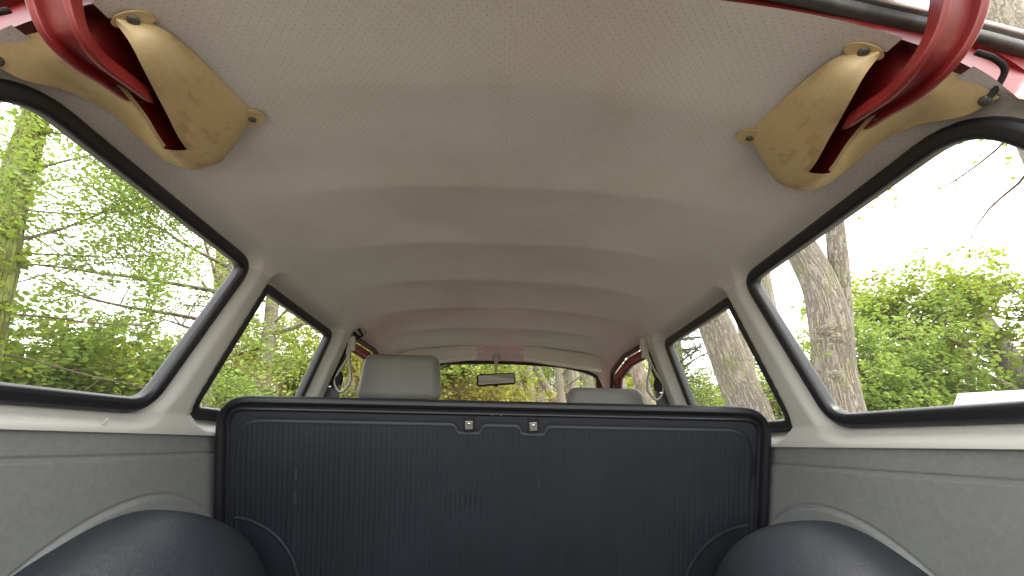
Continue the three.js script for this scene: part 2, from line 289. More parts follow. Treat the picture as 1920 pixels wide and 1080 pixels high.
// load floor, cabin floor, dashboard, bonnet, wheels
part(car, 'load_floor', grid(40, 40, (u, v) => [mix(-0.63, 0.63, u), -0.288 + H + 0.0012 * Math.sin(u * 90), mix(0.3, -1.13, v), u * 1.26, v * 1.43]), M.floor, 'brown worn load floor mat');
part(car, 'cabin_floor', new THREE.BoxGeometry(1.3, 0.04, 1.9).translate(0, -0.72 + H, -2.05), M.floor);
part(car, 'dashboard', new RoundedBoxGeometry(1.24, 0.22, 0.3, 3, 0.05).translate(0, -0.12 + H, -2.46), M.red);
part(car, 'bulkhead', new THREE.BoxGeometry(1.3, 0.7, 0.03).translate(0, -0.37 + H, -2.66), M.red);
part(car, 'bonnet', grid(30, 30, (u, v) => { const x = mix(-0.7, 0.7, u), z = mix(-2.6, -3.6, v); return [x, -0.03 - 0.16 * v * v - 0.07 * Math.pow(Math.abs(x / 0.7), 3) + H, z, x, z]; }), M.red);
part(car, 'rear_panel', grid(20, 10, (u, v) => [mix(-0.73, 0.73, u), mix(-0.295, -0.66, v) + H, 0.30 + 0.03 * Math.sin(v * 3), u * 1.4, v * 0.4]), M.red);
part(car, 'front_panel', grid(20, 10, (u, v) => [mix(-0.75, 0.75, u), mix(-0.2, -0.66, v) + H, -3.58 - 0.05 * Math.sin(v * 3), u, v]), M.red);
for (const [x, z] of [[-0.68, -0.83], [0.68, -0.83], [-0.68, -3.15], [0.68, -3.15]]) {
  const tp = [[0.19, -0.07], [0.25, -0.085], [0.305, -0.08], [0.315, -0.06], [0.318, 0], [0.315, 0.06], [0.305, 0.08], [0.25, 0.085], [0.19, 0.07]].map(p => new THREE.Vector2(...p));
  const w = part(car, 'wheel', new THREE.LatheGeometry(tp, 40).rotateZ(Math.PI / 2).translate(x, 0.318, z), M.tyre);
  part(w, 'rim', new THREE.LatheGeometry([[0.001, 0.03], [0.06, 0.035], [0.09, 0.02], [0.15, 0.03], [0.19, 0.06]].map(p => new THREE.Vector2(...p)), 30).rotateZ(-Math.sign(x) * Math.PI / 2).translate(x, 0.318, z), M.chrome);
}

// doors: red inner frame, seal, pane, quarter-light bar
for (const s of [-1, 1]) {
  const fr = inset(doorHole, 0.026), pts = fr.map(([z, y]) => { const p = wallPt(z, y, 0.028); p.x *= s; return p; });
  const door = part(car, 'door', sweep(pts, () => V(-s, -0.2, 0), rrProf(0.016, 0.014, 0.006), true), M.red, 'red painted door window frame');
  const c2 = inset(doorHole, 0.006).map(([z, y]) => { const p = wallPt(z, y, 0.008); p.x *= s; return p; });
  part(door, 'door_seal', sweep(c2, () => V(-s, -0.2, 0), rrProf(0.009, 0.009, 0.006), true), M.rubber);
  part(door, 'door_pane', paneGeo(inset(doorHole, 0.036), 0.034, s), M.pane);
  const c3 = inset(doorHole, 0.043).map(([z, y]) => { const p = wallPt(z, y, 0.026); p.x *= s; return p; });
  part(door, 'glass_run', sweep(c3, () => V(-s, -0.2, 0), rrProf(0.006, 0.005, 0.003), true), M.rubber);
  part(door, 'quarter_light_bar', sweep(curve([[s * 0.545, 0.29 + H, -1.93], [s * 0.59, 0.16 + H, -1.955], [s * 0.634, 0.05 + H, -1.975]], 8), () => V(-s, 0, 0), rrProf(0.008, 0.009, 0.004)), M.rubber);
  part(door, 'door_panel', grid(24, 16, (u, v) => [s * (0.634 - 0.01 * Math.sin(v * Math.PI)), mix(0.03, -0.7, v) + H, mix(-1.502, -2.5, u), u, v * 0.7]), M.greyPanel);
}
// windscreen, its frame and seal
{
  const top = [], bot = []; const n = 40;
  for (let i = 0; i <= n; i++) { const a = -1 + 2 * i / n, p = section(a * 0.575, 1, 0); top.push(V(p[0], p[1] + H - 0.004, p[2] - 0.012)); const x = a * 0.60; bot.push(V(x, 0.035 + H, -2.62 + 0.16 * a * a)); }
  const hdr = part(car, 'windscreen_rubber', sweep([...top, ...Array.from({ length: 12 }, (_, k) => top[n].clone().lerp(bot[n], (k + 1) / 12))].slice(0), () => V(0, -0.4, 1), rrProf(0.010, 0.010, 0.005)), M.rubber);
  part(car, 'windscreen_rubber', sweep(Array.from({ length: 14 }, (_, k) => top[0].clone().lerp(bot[0], k / 13)), () => V(0, -0.4, 1), rrProf(0.010, 0.010, 0.005)), M.rubber);
  for (const i of [0, n]) part(car, 'windscreen_pillar', sweep(Array.from({ length: 14 }, (_, k) => { const p = top[i].clone().lerp(bot[i], k / 13); p.x += Math.sign(p.x) * 0.034; p.z -= 0.008; return p; }), () => V(1, 0, 0), rrProf(0.022, 0.026, 0.01)), M.red);
  for (const i of [0, n]) part(car, 'pillar_capping', sweep(Array.from({ length: 14 }, (_, k) => { const p = top[i].clone().lerp(bot[i], k / 13); p.x += Math.sign(p.x) * 0.020; p.z += 0.010; return p; }), () => V(1, 0, 0), rrProf(0.022, 0.010, 0.004)), M.rubber);
  part(car, 'scuttle', sweep(bot, () => V(0, 1, 0), rrProf(0.02, 0.03, 0.01)), M.red);
  part(hdr, 'windscreen_pane', grid(n, 10, (u, v) => { const i = Math.round(u * n), p = top[i].clone().lerp(bot[i], v); p.y += 0.0; p.z -= 0.02 * Math.sin(v * Math.PI); return [p.x, p.y, p.z - 0.004]; }), M.windscreen);
}

// ---------------------------------------------------------------- rear seat back with ribbed load panel
{
  const tilt = THREE.MathUtils.degToRad(21), ct = Math.cos(tilt), st = Math.sin(tilt), O = V(0.003, 0.090 + H, -0.930);
  const loc = (x, t, n) => n >= 0 ? [O.x + x, O.y - t * ct - n * st, O.z - t * st + n * ct] : [O.x + x, O.y - t * ct + n * 0.16, O.z - t * st + n];   // t down the panel, n towards the viewer
  const hw = 0.617, hh = 0.46, rc = 0.072;
  const out = roundPoly([[-hw, 0, rc], [hw, 0, rc], [hw - 0.004, hh, 0.02], [-hw + 0.004, hh, 0.02]], 10);
  const sh = new THREE.Shape(inset(out, 0.02).map(p => new THREE.Vector2(p[0], -p[1])));
  const g = new THREE.ExtrudeGeometry(sh, { depth: 0.10, bevelEnabled: true, bevelSize: 0.02, bevelThickness: 0.02, bevelSegments: 6 });
  const q = g.attributes.position; for (let i = 0; i < q.count; i++) { const p = loc(q.getX(i), -q.getY(i), q.getZ(i) - 0.12); q.setXYZ(i, ...p); } g.computeVertexNormals();
  const seat = part(car, 'rear_seat_back', g, M.seatBlack, 'upright black rear seat back with ribbed load-side panel');
  const tr = (poly, n) => poly.map(([x, t]) => V(...loc(x, t, n)));
  part(seat, 'edge_roll', sweep(tr(inset(out, 0.010), -0.004), () => V(0, -st, ct), ringProf(0.011, 0.0105, 12), true), M.seatBlack);
  part(seat, 'edge_bead', sweep(tr(inset(out, 0.029), 0.001), () => V(0, -st, ct), ringProf(0.005, 0.0045, 10), true), M.seatBlack);
  // panel height field: border crease with two pressed tabs, arcs at the lower corners, vertical ribs
  const inn = inset(out, 0.034), cre = roundPoly([[-hw + 0.05, 0.056, 0.05], [-0.098, 0.056, 0.008], [-0.090, 0.074, 0.008], [-0.038, 0.074, 0.008], [-0.030, 0.056, 0.008], [0.044, 0.056, 0.008], [0.052, 0.074, 0.008], [0.104, 0.074, 0.008], [0.112, 0.056, 0.008], [hw - 0.05, 0.056, 0.05], [hw - 0.05, 0.46, 0.01], [-hw + 0.05, 0.46, 0.01]], 5);
  const rP = 0.0112;
  const hgt = (x, t) => {
    const d = sdPoly(x, t, cre), ax = Math.abs(x), arc = Math.hypot(ax - 0.585, t - 0.425) - 0.158;
    let h = 0.0014 * Math.exp(-((d / 0.0022) ** 2)) - 0.0012 * Math.exp(-(((d - 0.0045) / 0.002) ** 2));
    if (ax < hw - 0.045) h += 0.0013 * Math.exp(-((arc / 0.0022) ** 2)) - 0.0012 * Math.exp(-(((arc - 0.005) / 0.002) ** 2));
    const ins = sst(0, -0.006, d) * sst(0.0, 0.006, arc), ph = x / rP - Math.floor(x / rP);
    h += ins * 0.0006 * (0.6 + 0.8 * pn(x * 25 + 40, t * 6, 256, 64, 8)) * (sst(0.08, 0.26, ph) - sst(0.62, 0.8, ph));
    return h + 0.0016 * Math.sin(x * 6 + t * 9) * Math.cos(t * 13 - x * 3);
  };
  const scr = rng(77), marks = Array.from({ length: 24 }, () => ({ x: mix(-0.5, 0.5, scr()), t: mix(0.10, 0.36, scr()), l: mix(0.004, 0.022, scr() ** 2), w: mix(0.0004, 0.001, scr()), k: mix(0.2, 0.6, scr()) }));
  marks.push({ x: -0.4385, t: 0.17, l: 0.012, w: 0.0012, k: 0.8 }, { x: -0.4385, t: 0.22, l: 0.014, w: 0.0012, k: 0.7 }, { x: -0.437, t: 0.31, l: 0.07, w: 0.0009, k: 0.4 }, { x: -0.436, t: 0.13, l: 0.02, w: 0.0008, k: 0.4 });
  const pm = tex(2048, 700, (u, v) => {
    const x = mix(-hw, hw, u), t = v * hh; let k = 0.95 + 0.22 * (fbm(u, v, 9, 4, 4, 111) - 0.5) + 0.10 * (fbm(u, v, 110, 4, 2, 113) - 0.5), s = 0;
    for (const m of marks) { const dx = Math.abs(x - m.x), dt = Math.abs(t - m.t); if (dx < m.w * 1.6 && dt < m.l) s = Math.max(s, m.k * sst(m.w * 1.6, m.w * 0.5, dx) * (0.4 + 0.6 * hash(Math.floor(t * 900), 3, 5))); }
    const b = [0.135 * k, 0.149 * k, 0.178 * k]; return [mix(b[0], 0.42, s), mix(b[1], 0.42, s), mix(b[2], 0.42, s)];
  });
  pm.wrapS = pm.wrapT = THREE.ClampToEdgeWrapping;
  part(seat, 'load_panel', grid(640, 170, (u, v) => { const x = mix(-hw + 0.033, hw - 0.033, u), t = mix(0.033, hh, v), p = loc(x, t, 0.0015 + hgt(x, t)); return [...p, (x + hw) / (2 * hw), t / hh]; }, (P, Q, R2, S) => { const x = (P[0] + S[0]) / 2 - O.x, t = ((P[3] !== undefined ? (P[4] + S[4]) / 2 : 0)) * hh; return sdPoly(x, t, inn) < 0.001; }), mat({ map: pm, roughness: 0.48, bumpMap: rep(grain, 0.06, 0.02), bumpScale: 0.0003 }), 'ribbed blue-black load panel with pressed border line');
  for (const [x, a] of [[-0.064, 0.02], [0.078, 0.2]]) {
    const f = (g2, t, n) => { g2.rotateZ(a * 0.5); g2.rotateX(-0); const p2 = g2.attributes.position; for (let i = 0; i < p2.count; i++) p2.setXYZ(i, ...loc(x + p2.getX(i), t - p2.getY(i), n + p2.getZ(i))); g2.computeVertexNormals(); return g2; };
    const soc = part(seat, 'latch_socket', f(new RoundedBoxGeometry(0.023, 0.034, 0.004, 2, 0.002), 0.052, 0.0035), M.black);
    const pl = part(soc, 'latch_plate', f(new RoundedBoxGeometry(0.0165, 0.018, 0.003, 2, 0.001), 0.053, 0.0065), M.steel, 'small bright metal latch plate');
    part(soc, 'screw', f(new THREE.SphereGeometry(0.0034, 12, 8).scale(1, 1, 0.5), 0.0505, 0.0085), M.chrome);
  }
  for (const x of [-0.013, 0.006]) part(seat, 'rivet', new THREE.SphereGeometry(0.0011, 8, 6).translate(...loc(x, 0.030, 0.0075)), M.chrome);
}
// front seats with head restraints
for (const [x, topY, s] of [[-0.378, 0.318, -1], [0.410, 0.209, 1]]) {
  const seat = part(car, 'front_seat', new RoundedBoxGeometry(0.50, 0.62, 0.12, 4, 0.05).rotateX(0.2).translate(x, -0.225 + H, -1.56), M.greyVinyl);
  part(seat, 'seat_cushion', new RoundedBoxGeometry(0.5, 0.16, 0.5, 4, 0.05).translate(x, -0.46 + H, -1.86), M.greyVinyl);
  const g = new RoundedBoxGeometry(0.315, 0.168, 0.085, 6, 0.028), q = g.attributes.position;
  for (let i = 0; i < q.count; i++) { const a = q.getX(i), b = q.getY(i), c = q.getZ(i), k = (b + 0.084) / 0.168; q.setXYZ(i, a * (1 - 0.13 * k * k), b + 0.004 * Math.cos(a * 10), c + 0.012 * (1 - Math.pow(Math.abs(a) / 0.157, 2)) * (c > 0 ? 1 : -0.3)); }
  g.computeVertexNormals();
  const h = part(seat, 'head_restraint', g.rotateX(0.10).translate(x, topY - 0.084 + H, -1.60), M.greyVinyl, s < 0 ? 'raised grey vinyl head restraint' : 'lowered grey vinyl head restraint');
  for (const d of [-0.07, 0.07]) part(seat, 'restraint_post', new THREE.CylinderGeometry(0.006, 0.006, 0.34, 10).translate(x + d, topY - 0.30 + H, -1.6), M.chrome);
}

// ---------------------------------------------------------------- hinge covers and hinge arms
for (const s of [-1, 1]) {
  const A0 = 0.16;
  const E0 = spl0([[0, 0.420, 0.455, -0.516], [0.07, 0.398, 0.462, -0.512], [A0, 0.386, 0.4655, -0.496], [0.42, 0.390, 0.461, -0.440], [0.7, 0.395, 0.455, -0.385], [0.88, 0.405, 0.4475, -0.345], [1, 0.436, 0.440, -0.326]]);
  const R1 = spl0([[0, 0.462, 0.428, -0.562], [0.05, 0.463, 0.412, -0.552], [0.1, 0.4645, 0.403, -0.531], [A0, 0.466, 0.3965, -0.498], [0.42, 0.446, 0.401, -0.428], [0.7, 0.426, 0.404, -0.367], [0.88, 0.424, 0.415, -0.340], [1, 0.440, 0.436, -0.328]]);
  const R2 = spl0([[0, 0.503, 0.411, -0.562], [0.05, 0.500, 0.398, -0.550], [0.1, 0.494, 0.390, -0.525], [A0, 0.486, 0.3855, -0.484], [0.42, 0.472, 0.390, -0.430], [0.7, 0.463, 0.393, -0.378], [0.88, 0.466, 0.404, -0.350], [1, 0.478, 0.424, -0.334]]);
  const E3 = spl0([[0, 0.534, 0.411, -0.525], [0.1, 0.537, 0.410, -0.505], [A0, 0.537, 0.410, -0.490], [0.42, 0.534, 0.409, -0.447], [0.7, 0.540, 0.398, -0.398], [0.88, 0.552, 0.378, -0.362], [1, 0.556, 0.374, -0.330]]);
  const P = (a, b) => {                          // across: 0..0.45 inner face, 0.45..0.55 slot, 0.55..1 outer wing
    const e0 = E0(a), r1 = R1(a), r2 = R2(a), e3 = E3(a); let p;
    if (b <= 0.45) { const t = b / 0.45; p = e0.lerp(r1, t); const k = Math.sin(t * Math.PI); p.x -= 0.005 * k * (1 - 0.3 * t); p.y -= 0.006 * k; }
    else if (b <= 0.55) { p = r1.lerp(r2, (b - 0.45) / 0.10); p.y -= 0.002 * Math.sin((b - 0.45) / 0.1 * Math.PI); }
    else { const t = (b - 0.55) / 0.45, c = Math.sin(t * Math.PI); p = r2.lerp(e3, t); p.x += 0.010 * c * (1 - t * 0.4); p.y += 0.011 * c * sst(0, 0.3, a) - 0.004 * (1 - sst(0, 0.3, a)) * c; }
    return [s * p.x, p.y + H, p.z, p.x * 1.3 + b * 0.15, p.z];
  };
  const solid = grid(64, 60, (u, v) => P(u, v), (a, b, c, d, u, v) => !(v > 0.45 && v < 0.55 && u > A0));
  const lip = (R, dx) => grid(40, 3, (u, v) => { const p = R(mix(A0, 1, u)); return [s * (p.x + dx * v), p.y + H + v * 0.005, p.z, u * 0.2, v * 0.005]; });
  const tab = (cx, cy, cz, rx, rz, nx) => { const g = new THREE.CylinderGeometry(1, 1.06, 0.004, 24); g.scale(rx, 1, rz); g.rotateZ(s * nx); g.translate(s * cx, cy + H, cz); const uvA = g.attributes.uv; for (let i = 0; i < uvA.count; i++) uvA.setXY(i, uvA.getX(i) * 0.03, uvA.getY(i) * 0.03); return g; };
  const tabs = [tab(0.390, 0.4605, -0.499, 0.020, 0.014, -0.28), tab(0.422, 0.4405, -0.332, 0.021, 0.0088, -0.36)];
  const all = mergeGeometries([solid, lip(R1, 0.002), lip(R2, -0.002), ...tabs].map(g => g.index ? g.toNonIndexed() : g).map(g => { for (const k of Object.keys(g.attributes)) if (!['position', 'normal', 'uv'].includes(k)) g.deleteAttribute(k); return g; }));
  const cover = part(car, 'hinge_cover', all, M.cream, s < 0 ? 'yellowed plastic tailgate hinge cover with stains, on the left' : 'yellowed plastic tailgate hinge cover with stains, on the right');
  const wl = a => { const p = R1(a), q = R2(a); return [p, q]; }, wy = 0.505;
  const wallS = k => grid(30, 4, (u, v) => { const a = mix(A0 - 0.085, 1, u), p = wl(a)[k]; return [s * (p.x + (k ? 0.003 : -0.003)), mix(p.y + 0.003, Math.max(p.y + 0.004, wy), v) + H, p.z, u * 0.2, v * 0.08]; });
  const wellTop = grid(30, 4, (u, v) => { const a = mix(A0 - 0.085, 1, u), [p, q] = wl(a), r = p.clone().lerp(q, mix(-0.15, 1.15, v)); return [s * r.x, wy + H, r.z, u * 0.2, v * 0.03]; });
  const wellEnd = grid(4, 4, (u, v) => { const [p, q] = wl(A0 - 0.085), r = p.clone().lerp(q, mix(-0.15, 1.15, u)); return [s * r.x, mix(r.y + 0.003, wy, v) + H, r.z, u * 0.03, v * 0.08]; });
  part(cover, 'hinge_well', mergeGeometries([wallS(0), wallS(1), wellTop, wellEnd]), M.red, 'deep painted well behind the slot');
  const screw = (x, y, z, r, nx) => part(cover, 'screw', new THREE.SphereGeometry(r, 14, 8, 0, 6.3, 0, 1.57).scale(1, 0.55, 1).rotateX(Math.PI).rotateZ(s * nx).translate(s * x, y + H, z), M.darkSteel);
  screw(0.387, 0.4575, -0.500, 0.0052, -0.28); screw(0.420, 0.4375, -0.331, 0.0062, -0.36); screw(0.549, 0.3765, -0.338, 0.006, -1.0);
  // gooseneck arm: pressed channel, web and two flanges
  const dz = s < 0 ? -0.018 : 0;
  const path = curve([[s * 0.464, 0.411 + H, -0.418], [s * 0.459, 0.402 + H, -0.395], [s * 0.456, 0.394 + H, -0.365], [s * 0.455, 0.387 + H, -0.335], [s * 0.452, 0.388 + H, -0.303 + dz * 0.5], [s * 0.456, 0.404 + H, -0.283 + dz], [s * 0.460, 0.440 + H, -0.266 + dz], [s * 0.462, 0.50 + H, -0.255 + dz], [s * 0.460, 0.58 + H, -0.235 + dz], [s * 0.455, 0.68 + H, -0.16]], 60);
  const side = () => V(s * 0.95, -0.25, 0.15);
  const wob = t => 0.35 + 0.4 * sst(0, 0.06, t) + 0.25 * sst(0.1, 0.5, t);
  const bOf = (i) => { const T = path[Math.min(60, i + 1)].clone().sub(path[Math.max(0, i - 1)]).normalize(), N = side(); N.addScaledVector(T, -N.dot(T)).normalize(); return T.clone().cross(N).multiplyScalar(-s); };
  const web = sweep(path.map((p, i) => p.clone().addScaledVector(bOf(i), 0.001)), side, rrProf(0.0175, 0.003, 0.0015), false, wob);
  const fl = (o, w) => sweep(path.map((p, i) => { const T = path[Math.min(60, i + 1)].clone().sub(path[Math.max(0, i - 1)]).normalize(), N = side(); N.addScaledVector(T, -N.dot(T)).normalize(); const B = T.clone().cross(N).multiplyScalar(-s), k = wob(i / 60); return p.clone().addScaledVector(N, o * k * (1 + 0.1 * sst(0.12, 0.28, i / 60) * (1 - sst(0.35, 0.5, i / 60)))).addScaledVector(B, 0.008 * k); }), side, rrProf(0.0045, w, 0.003), false, wob);
  const arm = part(car, 'hinge_arm', mergeGeometries([web, fl(-0.0155, 0.012), fl(0.0165, 0.009)]), M.red, 'red painted gooseneck tailgate hinge arm');
  part(arm, 'arm_hole', new THREE.CylinderGeometry(0.003, 0.003, 0.002, 12).rotateX(0.5).translate(s * 0.459, 0.3835 + H, -0.378), M.black);
  part(arm, 'arm_seal', sweep(path.slice(24).map((p, i) => { const j = i + 24, T = path[Math.min(60, j + 1)].clone().sub(path[Math.max(0, j - 1)]).normalize(), N = side(); N.addScaledVector(T, -N.dot(T)).normalize(); const B = T.clone().cross(N).multiplyScalar(-s); return p.clone().addScaledVector(N, -0.027).addScaledVector(B, 0.012); }), side, ringProf(0.006, 0.008, 10)), M.sealGrey);
  const cable = part(car, 'lamp_cable', sweep(curve([[s * 0.517, 0.412 + H, -0.306], [s * 0.535, 0.402 + H, -0.306], [s * 0.549, 0.394 + H, -0.312], [s * 0.552, 0.384 + H, -0.326], [s * 0.549, 0.376 + H, -0.336]], 20), () => V(0, 0, 1), ringProf(0.0032, 0.0032, 8)), M.black);
}
function spl0(T) { const f = [1, 2, 3].map(k => spl(T.map(r => [r[0], r[k]]))); return a => V(f[0](a), f[1](a), f[2](a)); }

// open tailgate: red frame with its pane
{
  const ang = 0.80, ca = Math.cos(ang), sa = Math.sin(ang), lo = (x, t, n) => V(x, 0.505 + H + t * sa + n * ca, -0.268 + t * ca - n * sa);
  const sh = new THREE.Shape(roundPoly([[-0.56, 0, 0.05], [0.56, 0, 0.05], [0.60, 0.78, 0.06], [-0.60, 0.78, 0.06]]).map(p => new THREE.Vector2(...p)));
  const hole = roundPoly([[-0.49, 0.055, 0.06], [0.49, 0.055, 0.06], [0.52, 0.40, 0.06], [-0.52, 0.40, 0.06]]);
  sh.holes.push(new THREE.Path(hole.map(p => new THREE.Vector2(...p))));
  const g = new THREE.ExtrudeGeometry(sh, { depth: 0.03, bevelEnabled: true, bevelSize: 0.008, bevelThickness: 0.008, bevelSegments: 4 }), q = g.attributes.position;
  for (let i = 0; i < q.count; i++) { const p = lo(q.getX(i), q.getY(i), q.getZ(i)); q.setXYZ(i, p.x, p.y, p.z); } g.computeVertexNormals();
  const tg = part(car, 'tailgate', g, M.red, 'raised red tailgate');
  part(tg, 'tailgate_rubber', sweep(inset(hole, 0.004).map(([x, t]) => lo(x, t, 0.015)), () => V(0, sa, -ca), rrProf(0.02, 0.008, 0.005), true), M.rubber);
  const pg = new THREE.ShapeGeometry(new THREE.Shape(hole.map(p => new THREE.Vector2(...p)))), r = pg.attributes.position;
  for (let i = 0; i < r.count; i++) { const p = lo(r.getX(i), r.getY(i), 0.015); r.setXYZ(i, p.x, p.y, p.z); } pg.computeVertexNormals();
  part(tg, 'tailgate_pane', pg, M.pane);
}

// grab straps, belt guides, sun visors, mirror
for (const s of [-1, 1]) {
  const top = [s * 0.545, 0.315 + H, -1.472], b = s < 0 ? 0.160 : 0.158, cx = s < 0 ? 0.548 : 0.560;
  const loop = curve([[top[0], top[1] + 0.012, top[2]], [s * (cx - 0.008), 0.275 + H, -1.472], [s * (cx - 0.022), 0.225 + H, -1.47], [s * (cx - 0.024), b + 0.030 + H, -1.468], [s * cx, b + H, -1.467], [s * (cx + 0.026), b + 0.028 + H, -1.468], [s * (cx + 0.022), 0.225 + H, -1.47], [s * (cx + 0.002), 0.275 + H, -1.472], [top[0] + s * 0.004, top[1] + 0.012, top[2] - 0.002]], 60);
  const st = part(car, 'grab_strap', sweep(loop, (i, p) => V(p.x - s * cx, p.y - 0.2 - H, 0.001), rrProf(0.003, 0.0075, 0.002)), M.creamPlain, 'cream looped grab strap on the door pillar');
  part(st, 'strap_clip', new RoundedBoxGeometry(0.026, 0.055, 0.009, 3, 0.003).rotateZ(s * -0.16).translate(s * 0.541, 0.333 + H, -1.473), M.creamPlain);
  if (s < 0) { part(st, 'strap_mount', sweep(curve([[-0.516, 0.366 + H, -1.47], [-0.534, 0.385 + H, -1.478], [-0.526, 0.395 + H, -1.49], [-0.504, 0.378 + H, -1.50]], 16), () => V(0.3, 0.9, 0.3), rrProf(0.002, 0.006, 0.001)), M.steel); part(st, 'strap_socket', new RoundedBoxGeometry(0.03, 0.036, 0.006, 2, 0.003).rotateZ(0.6).translate(-0.526, 0.372 + H, -1.482), M.black); }
  else part(st, 'strap_mount', new RoundedBoxGeometry(0.024, 0.05, 0.010, 3, 0.004).rotateZ(-0.1).translate(0.533, 0.358 + H, -1.470), M.creamPlain);
  const bx = s < 0 ? 0.572 : 0.580, by = s < 0 ? 0.200 : 0.205;
  const gd = part(car, 'belt_guide', new THREE.SphereGeometry(1, 24, 16).scale(0.020, 0.036, 0.014).translate(s * bx, by + H, -1.475), M.black, 'black seat belt guide on the door pillar');
  part(gd, 'seat_belt', new THREE.BoxGeometry(0.048, 0.45, 0.003).translate(s * (bx + 0.004), by - 0.24 + H, -1.468), M.rubber);
  part(gd, 'guide_clip', new RoundedBoxGeometry(0.012, 0.006, 0.004, 2, 0.002).translate(s * (bx + (s < 0 ? 0.014 : -0.004)), by - 0.024 + H, -1.455), M.chrome);
  // visor
  const g = new RoundedBoxGeometry(0.365, 0.125, 0.020, 5, 0.010), q = g.attributes.position;
  for (let i = 0; i < q.count; i++) { const x = q.getX(i), y = q.getY(i), k = Math.abs(x) / 0.1825; q.setXYZ(i, x, y * (1 - 0.28 * Math.pow(k, 6)), q.getZ(i)); }
  g.computeVertexNormals();
  const v = part(car, 'sun_visor', g.rotateX(-0.62).rotateZ(s * -0.125).translate(s * 0.288, 0.377 + H, -1.862), M.visor, 'off-white padded sun visor');
  part(v, 'visor_rod', new THREE.CylinderGeometry(0.005, 0.005, 0.06, 8).rotateZ(Math.PI / 2).translate(s * 0.115, 0.41 + H, -1.9), M.chrome);
}
{
  const st = part(car, 'mirror_stalk', mergeGeometries([new THREE.CylinderGeometry(0.021, 0.023, 0.010, 24).rotateX(Math.PI / 2 - 0.5).translate(-0.016, 0.398 + H, -1.985), new THREE.CylinderGeometry(0.010, 0.006, 0.085, 12).translate(-0.016, 0.350 + H, -1.965)].map(g => g.toNonIndexed())), M.creamPlain);
  const box = new RoundedBoxGeometry(0.184, 0.056, 0.022, 4, 0.010).rotateZ(0.10).rotateX(-0.045).rotateY(0.12).translate(-0.014, 0.287 + H, -1.955);
  const m = part(car, 'rear_view_mirror', box, M.black, 'black-rimmed rear-view mirror');
  part(m, 'mirror_glass', new RoundedBoxGeometry(0.170, 0.043, 0.002, 3, 0.001).rotateZ(0.10).rotateX(-0.045).rotateY(0.12).translate(-0.0126, 0.2874 + H, -1.9434), M.mirror);
  part(m, 'dipping_lever', new THREE.SphereGeometry(0.006, 10, 8).scale(1.3, 1, 1).translate(-0.012, 0.257 + H, -1.95), M.black);
  m.add(st);
}
//VEG
// ---------------------------------------------------------------- woodland
const barkTex = (s, base, dark, fu, fv, amt) => tex(512, 512, (u, v) => { const w = fbm(u, v, 6, 3, 3, s), r = Math.abs(fbm(u + 0.06 * w, v, fu, fv, 3, s + 3) - 0.5) * 2, k = sst(0.0, 0.35, r), m = fbm(u, v, 5, 5, 4, s + 9), g = sst(0.55, 0.72, m) * amt; const f = 0.85 + 0.3 * fbm(u, v, 60, 60, 2, s + 11); return [0, 1, 2].map(i => mix(mix(dark[i], base[i], k), [0.40, 0.44, 0.22][i], g) * f); });
const barkB = (s, fu, fv) => tex(512, 512, (u, v) => { const w = fbm(u, v, 6, 3, 3, s), r = Math.abs(fbm(u + 0.06 * w, v, fu, fv, 3, s + 3) - 0.5) * 2; return sst(0, 0.4, r) * 0.8 + 0.2 * fbm(u, v, 60, 60, 2, s + 5); }, false);
const BK = {
  brown: mat({ map: rep(barkTex(201, [0.50, 0.47, 0.425], [0.37, 0.345, 0.305], 26, 7, 0.3), 0.8, 0.9), bumpMap: rep(barkB(201, 26, 7), 0.8, 0.9), bumpScale: 0.012, roughness: 0.95 }),
  smooth: mat({ map: rep(barkTex(231, [0.52, 0.495, 0.445], [0.44, 0.415, 0.37], 22, 9, 0.25), 0.8, 0.6), bumpMap: rep(barkB(231, 22, 9), 0.8, 0.6), bumpScale: 0.006, roughness: 0.9 }),
  mossy: mat({ map: rep(barkTex(261, [0.44, 0.47, 0.22], [0.30, 0.31, 0.14], 12, 5, 1.0), 0.7, 1.0), bumpMap: rep(barkB(261, 12, 5), 0.7, 1.0), bumpScale: 0.018, roughness: 1 }),
  twig: mat({ rgb: [0.11, 0.082, 0.06], roughness: 0.9 }),
  birch: mat({ map: rep(tex(512, 512, (u, v) => { const a = fbm(u, v, 4, 26, 3, 281), d = sst(0.60, 0.70, a), b = fbm(u, v, 3, 6, 3, 283), f = 0.9 + 0.2 * fbm(u, v, 50, 80, 2, 285), k = Math.max(d, sst(0.66, 0.75, b)); return [mix(0.53, 0.17, k) * f, mix(0.50, 0.15, k) * f, mix(0.44, 0.13, k) * f]; }), 0.9, 1.3), roughness: 0.8 }),
};
const leafMat = mat({ rgb: [1, 1, 1], roughness: 0.95, specularIntensity: 0.25, transmission: 0.45, thickness: 0 });
function leafCluster(n, size, spread, seed, slim = 0.5) {
  const R = rng(seed), pos = [], uv = [], idx = [];
  for (let k = 0; k < n; k++) {
    const c = V((R() - 0.5), (R() - 0.5), (R() - 0.5)).multiplyScalar(spread * 2), e = new THREE.Euler((R() - 0.5) * 1.9, R() * 6.28, (R() - 0.5) * 1.9), s = size * (0.65 + 0.7 * R()), o = pos.length / 3;
    for (const [x, y, z] of [[0, 0, 0], [-0.5 * slim, 0.06, 0.32], [-0.44 * slim, 0.05, 0.66], [0, -0.03, 1], [0.44 * slim, 0.05, 0.66], [0.5 * slim, 0.06, 0.32]]) { const p = V(x, y, z - 0.5).multiplyScalar(s).applyEuler(e).add(c); pos.push(p.x, p.y, p.z); uv.push(x, z); }
    idx.push(o, o + 5, o + 1, o + 1, o + 5, o + 4, o + 1, o + 4, o + 2, o + 2, o + 4, o + 3);
  }
  return geoFrom(pos, uv, idx);
}
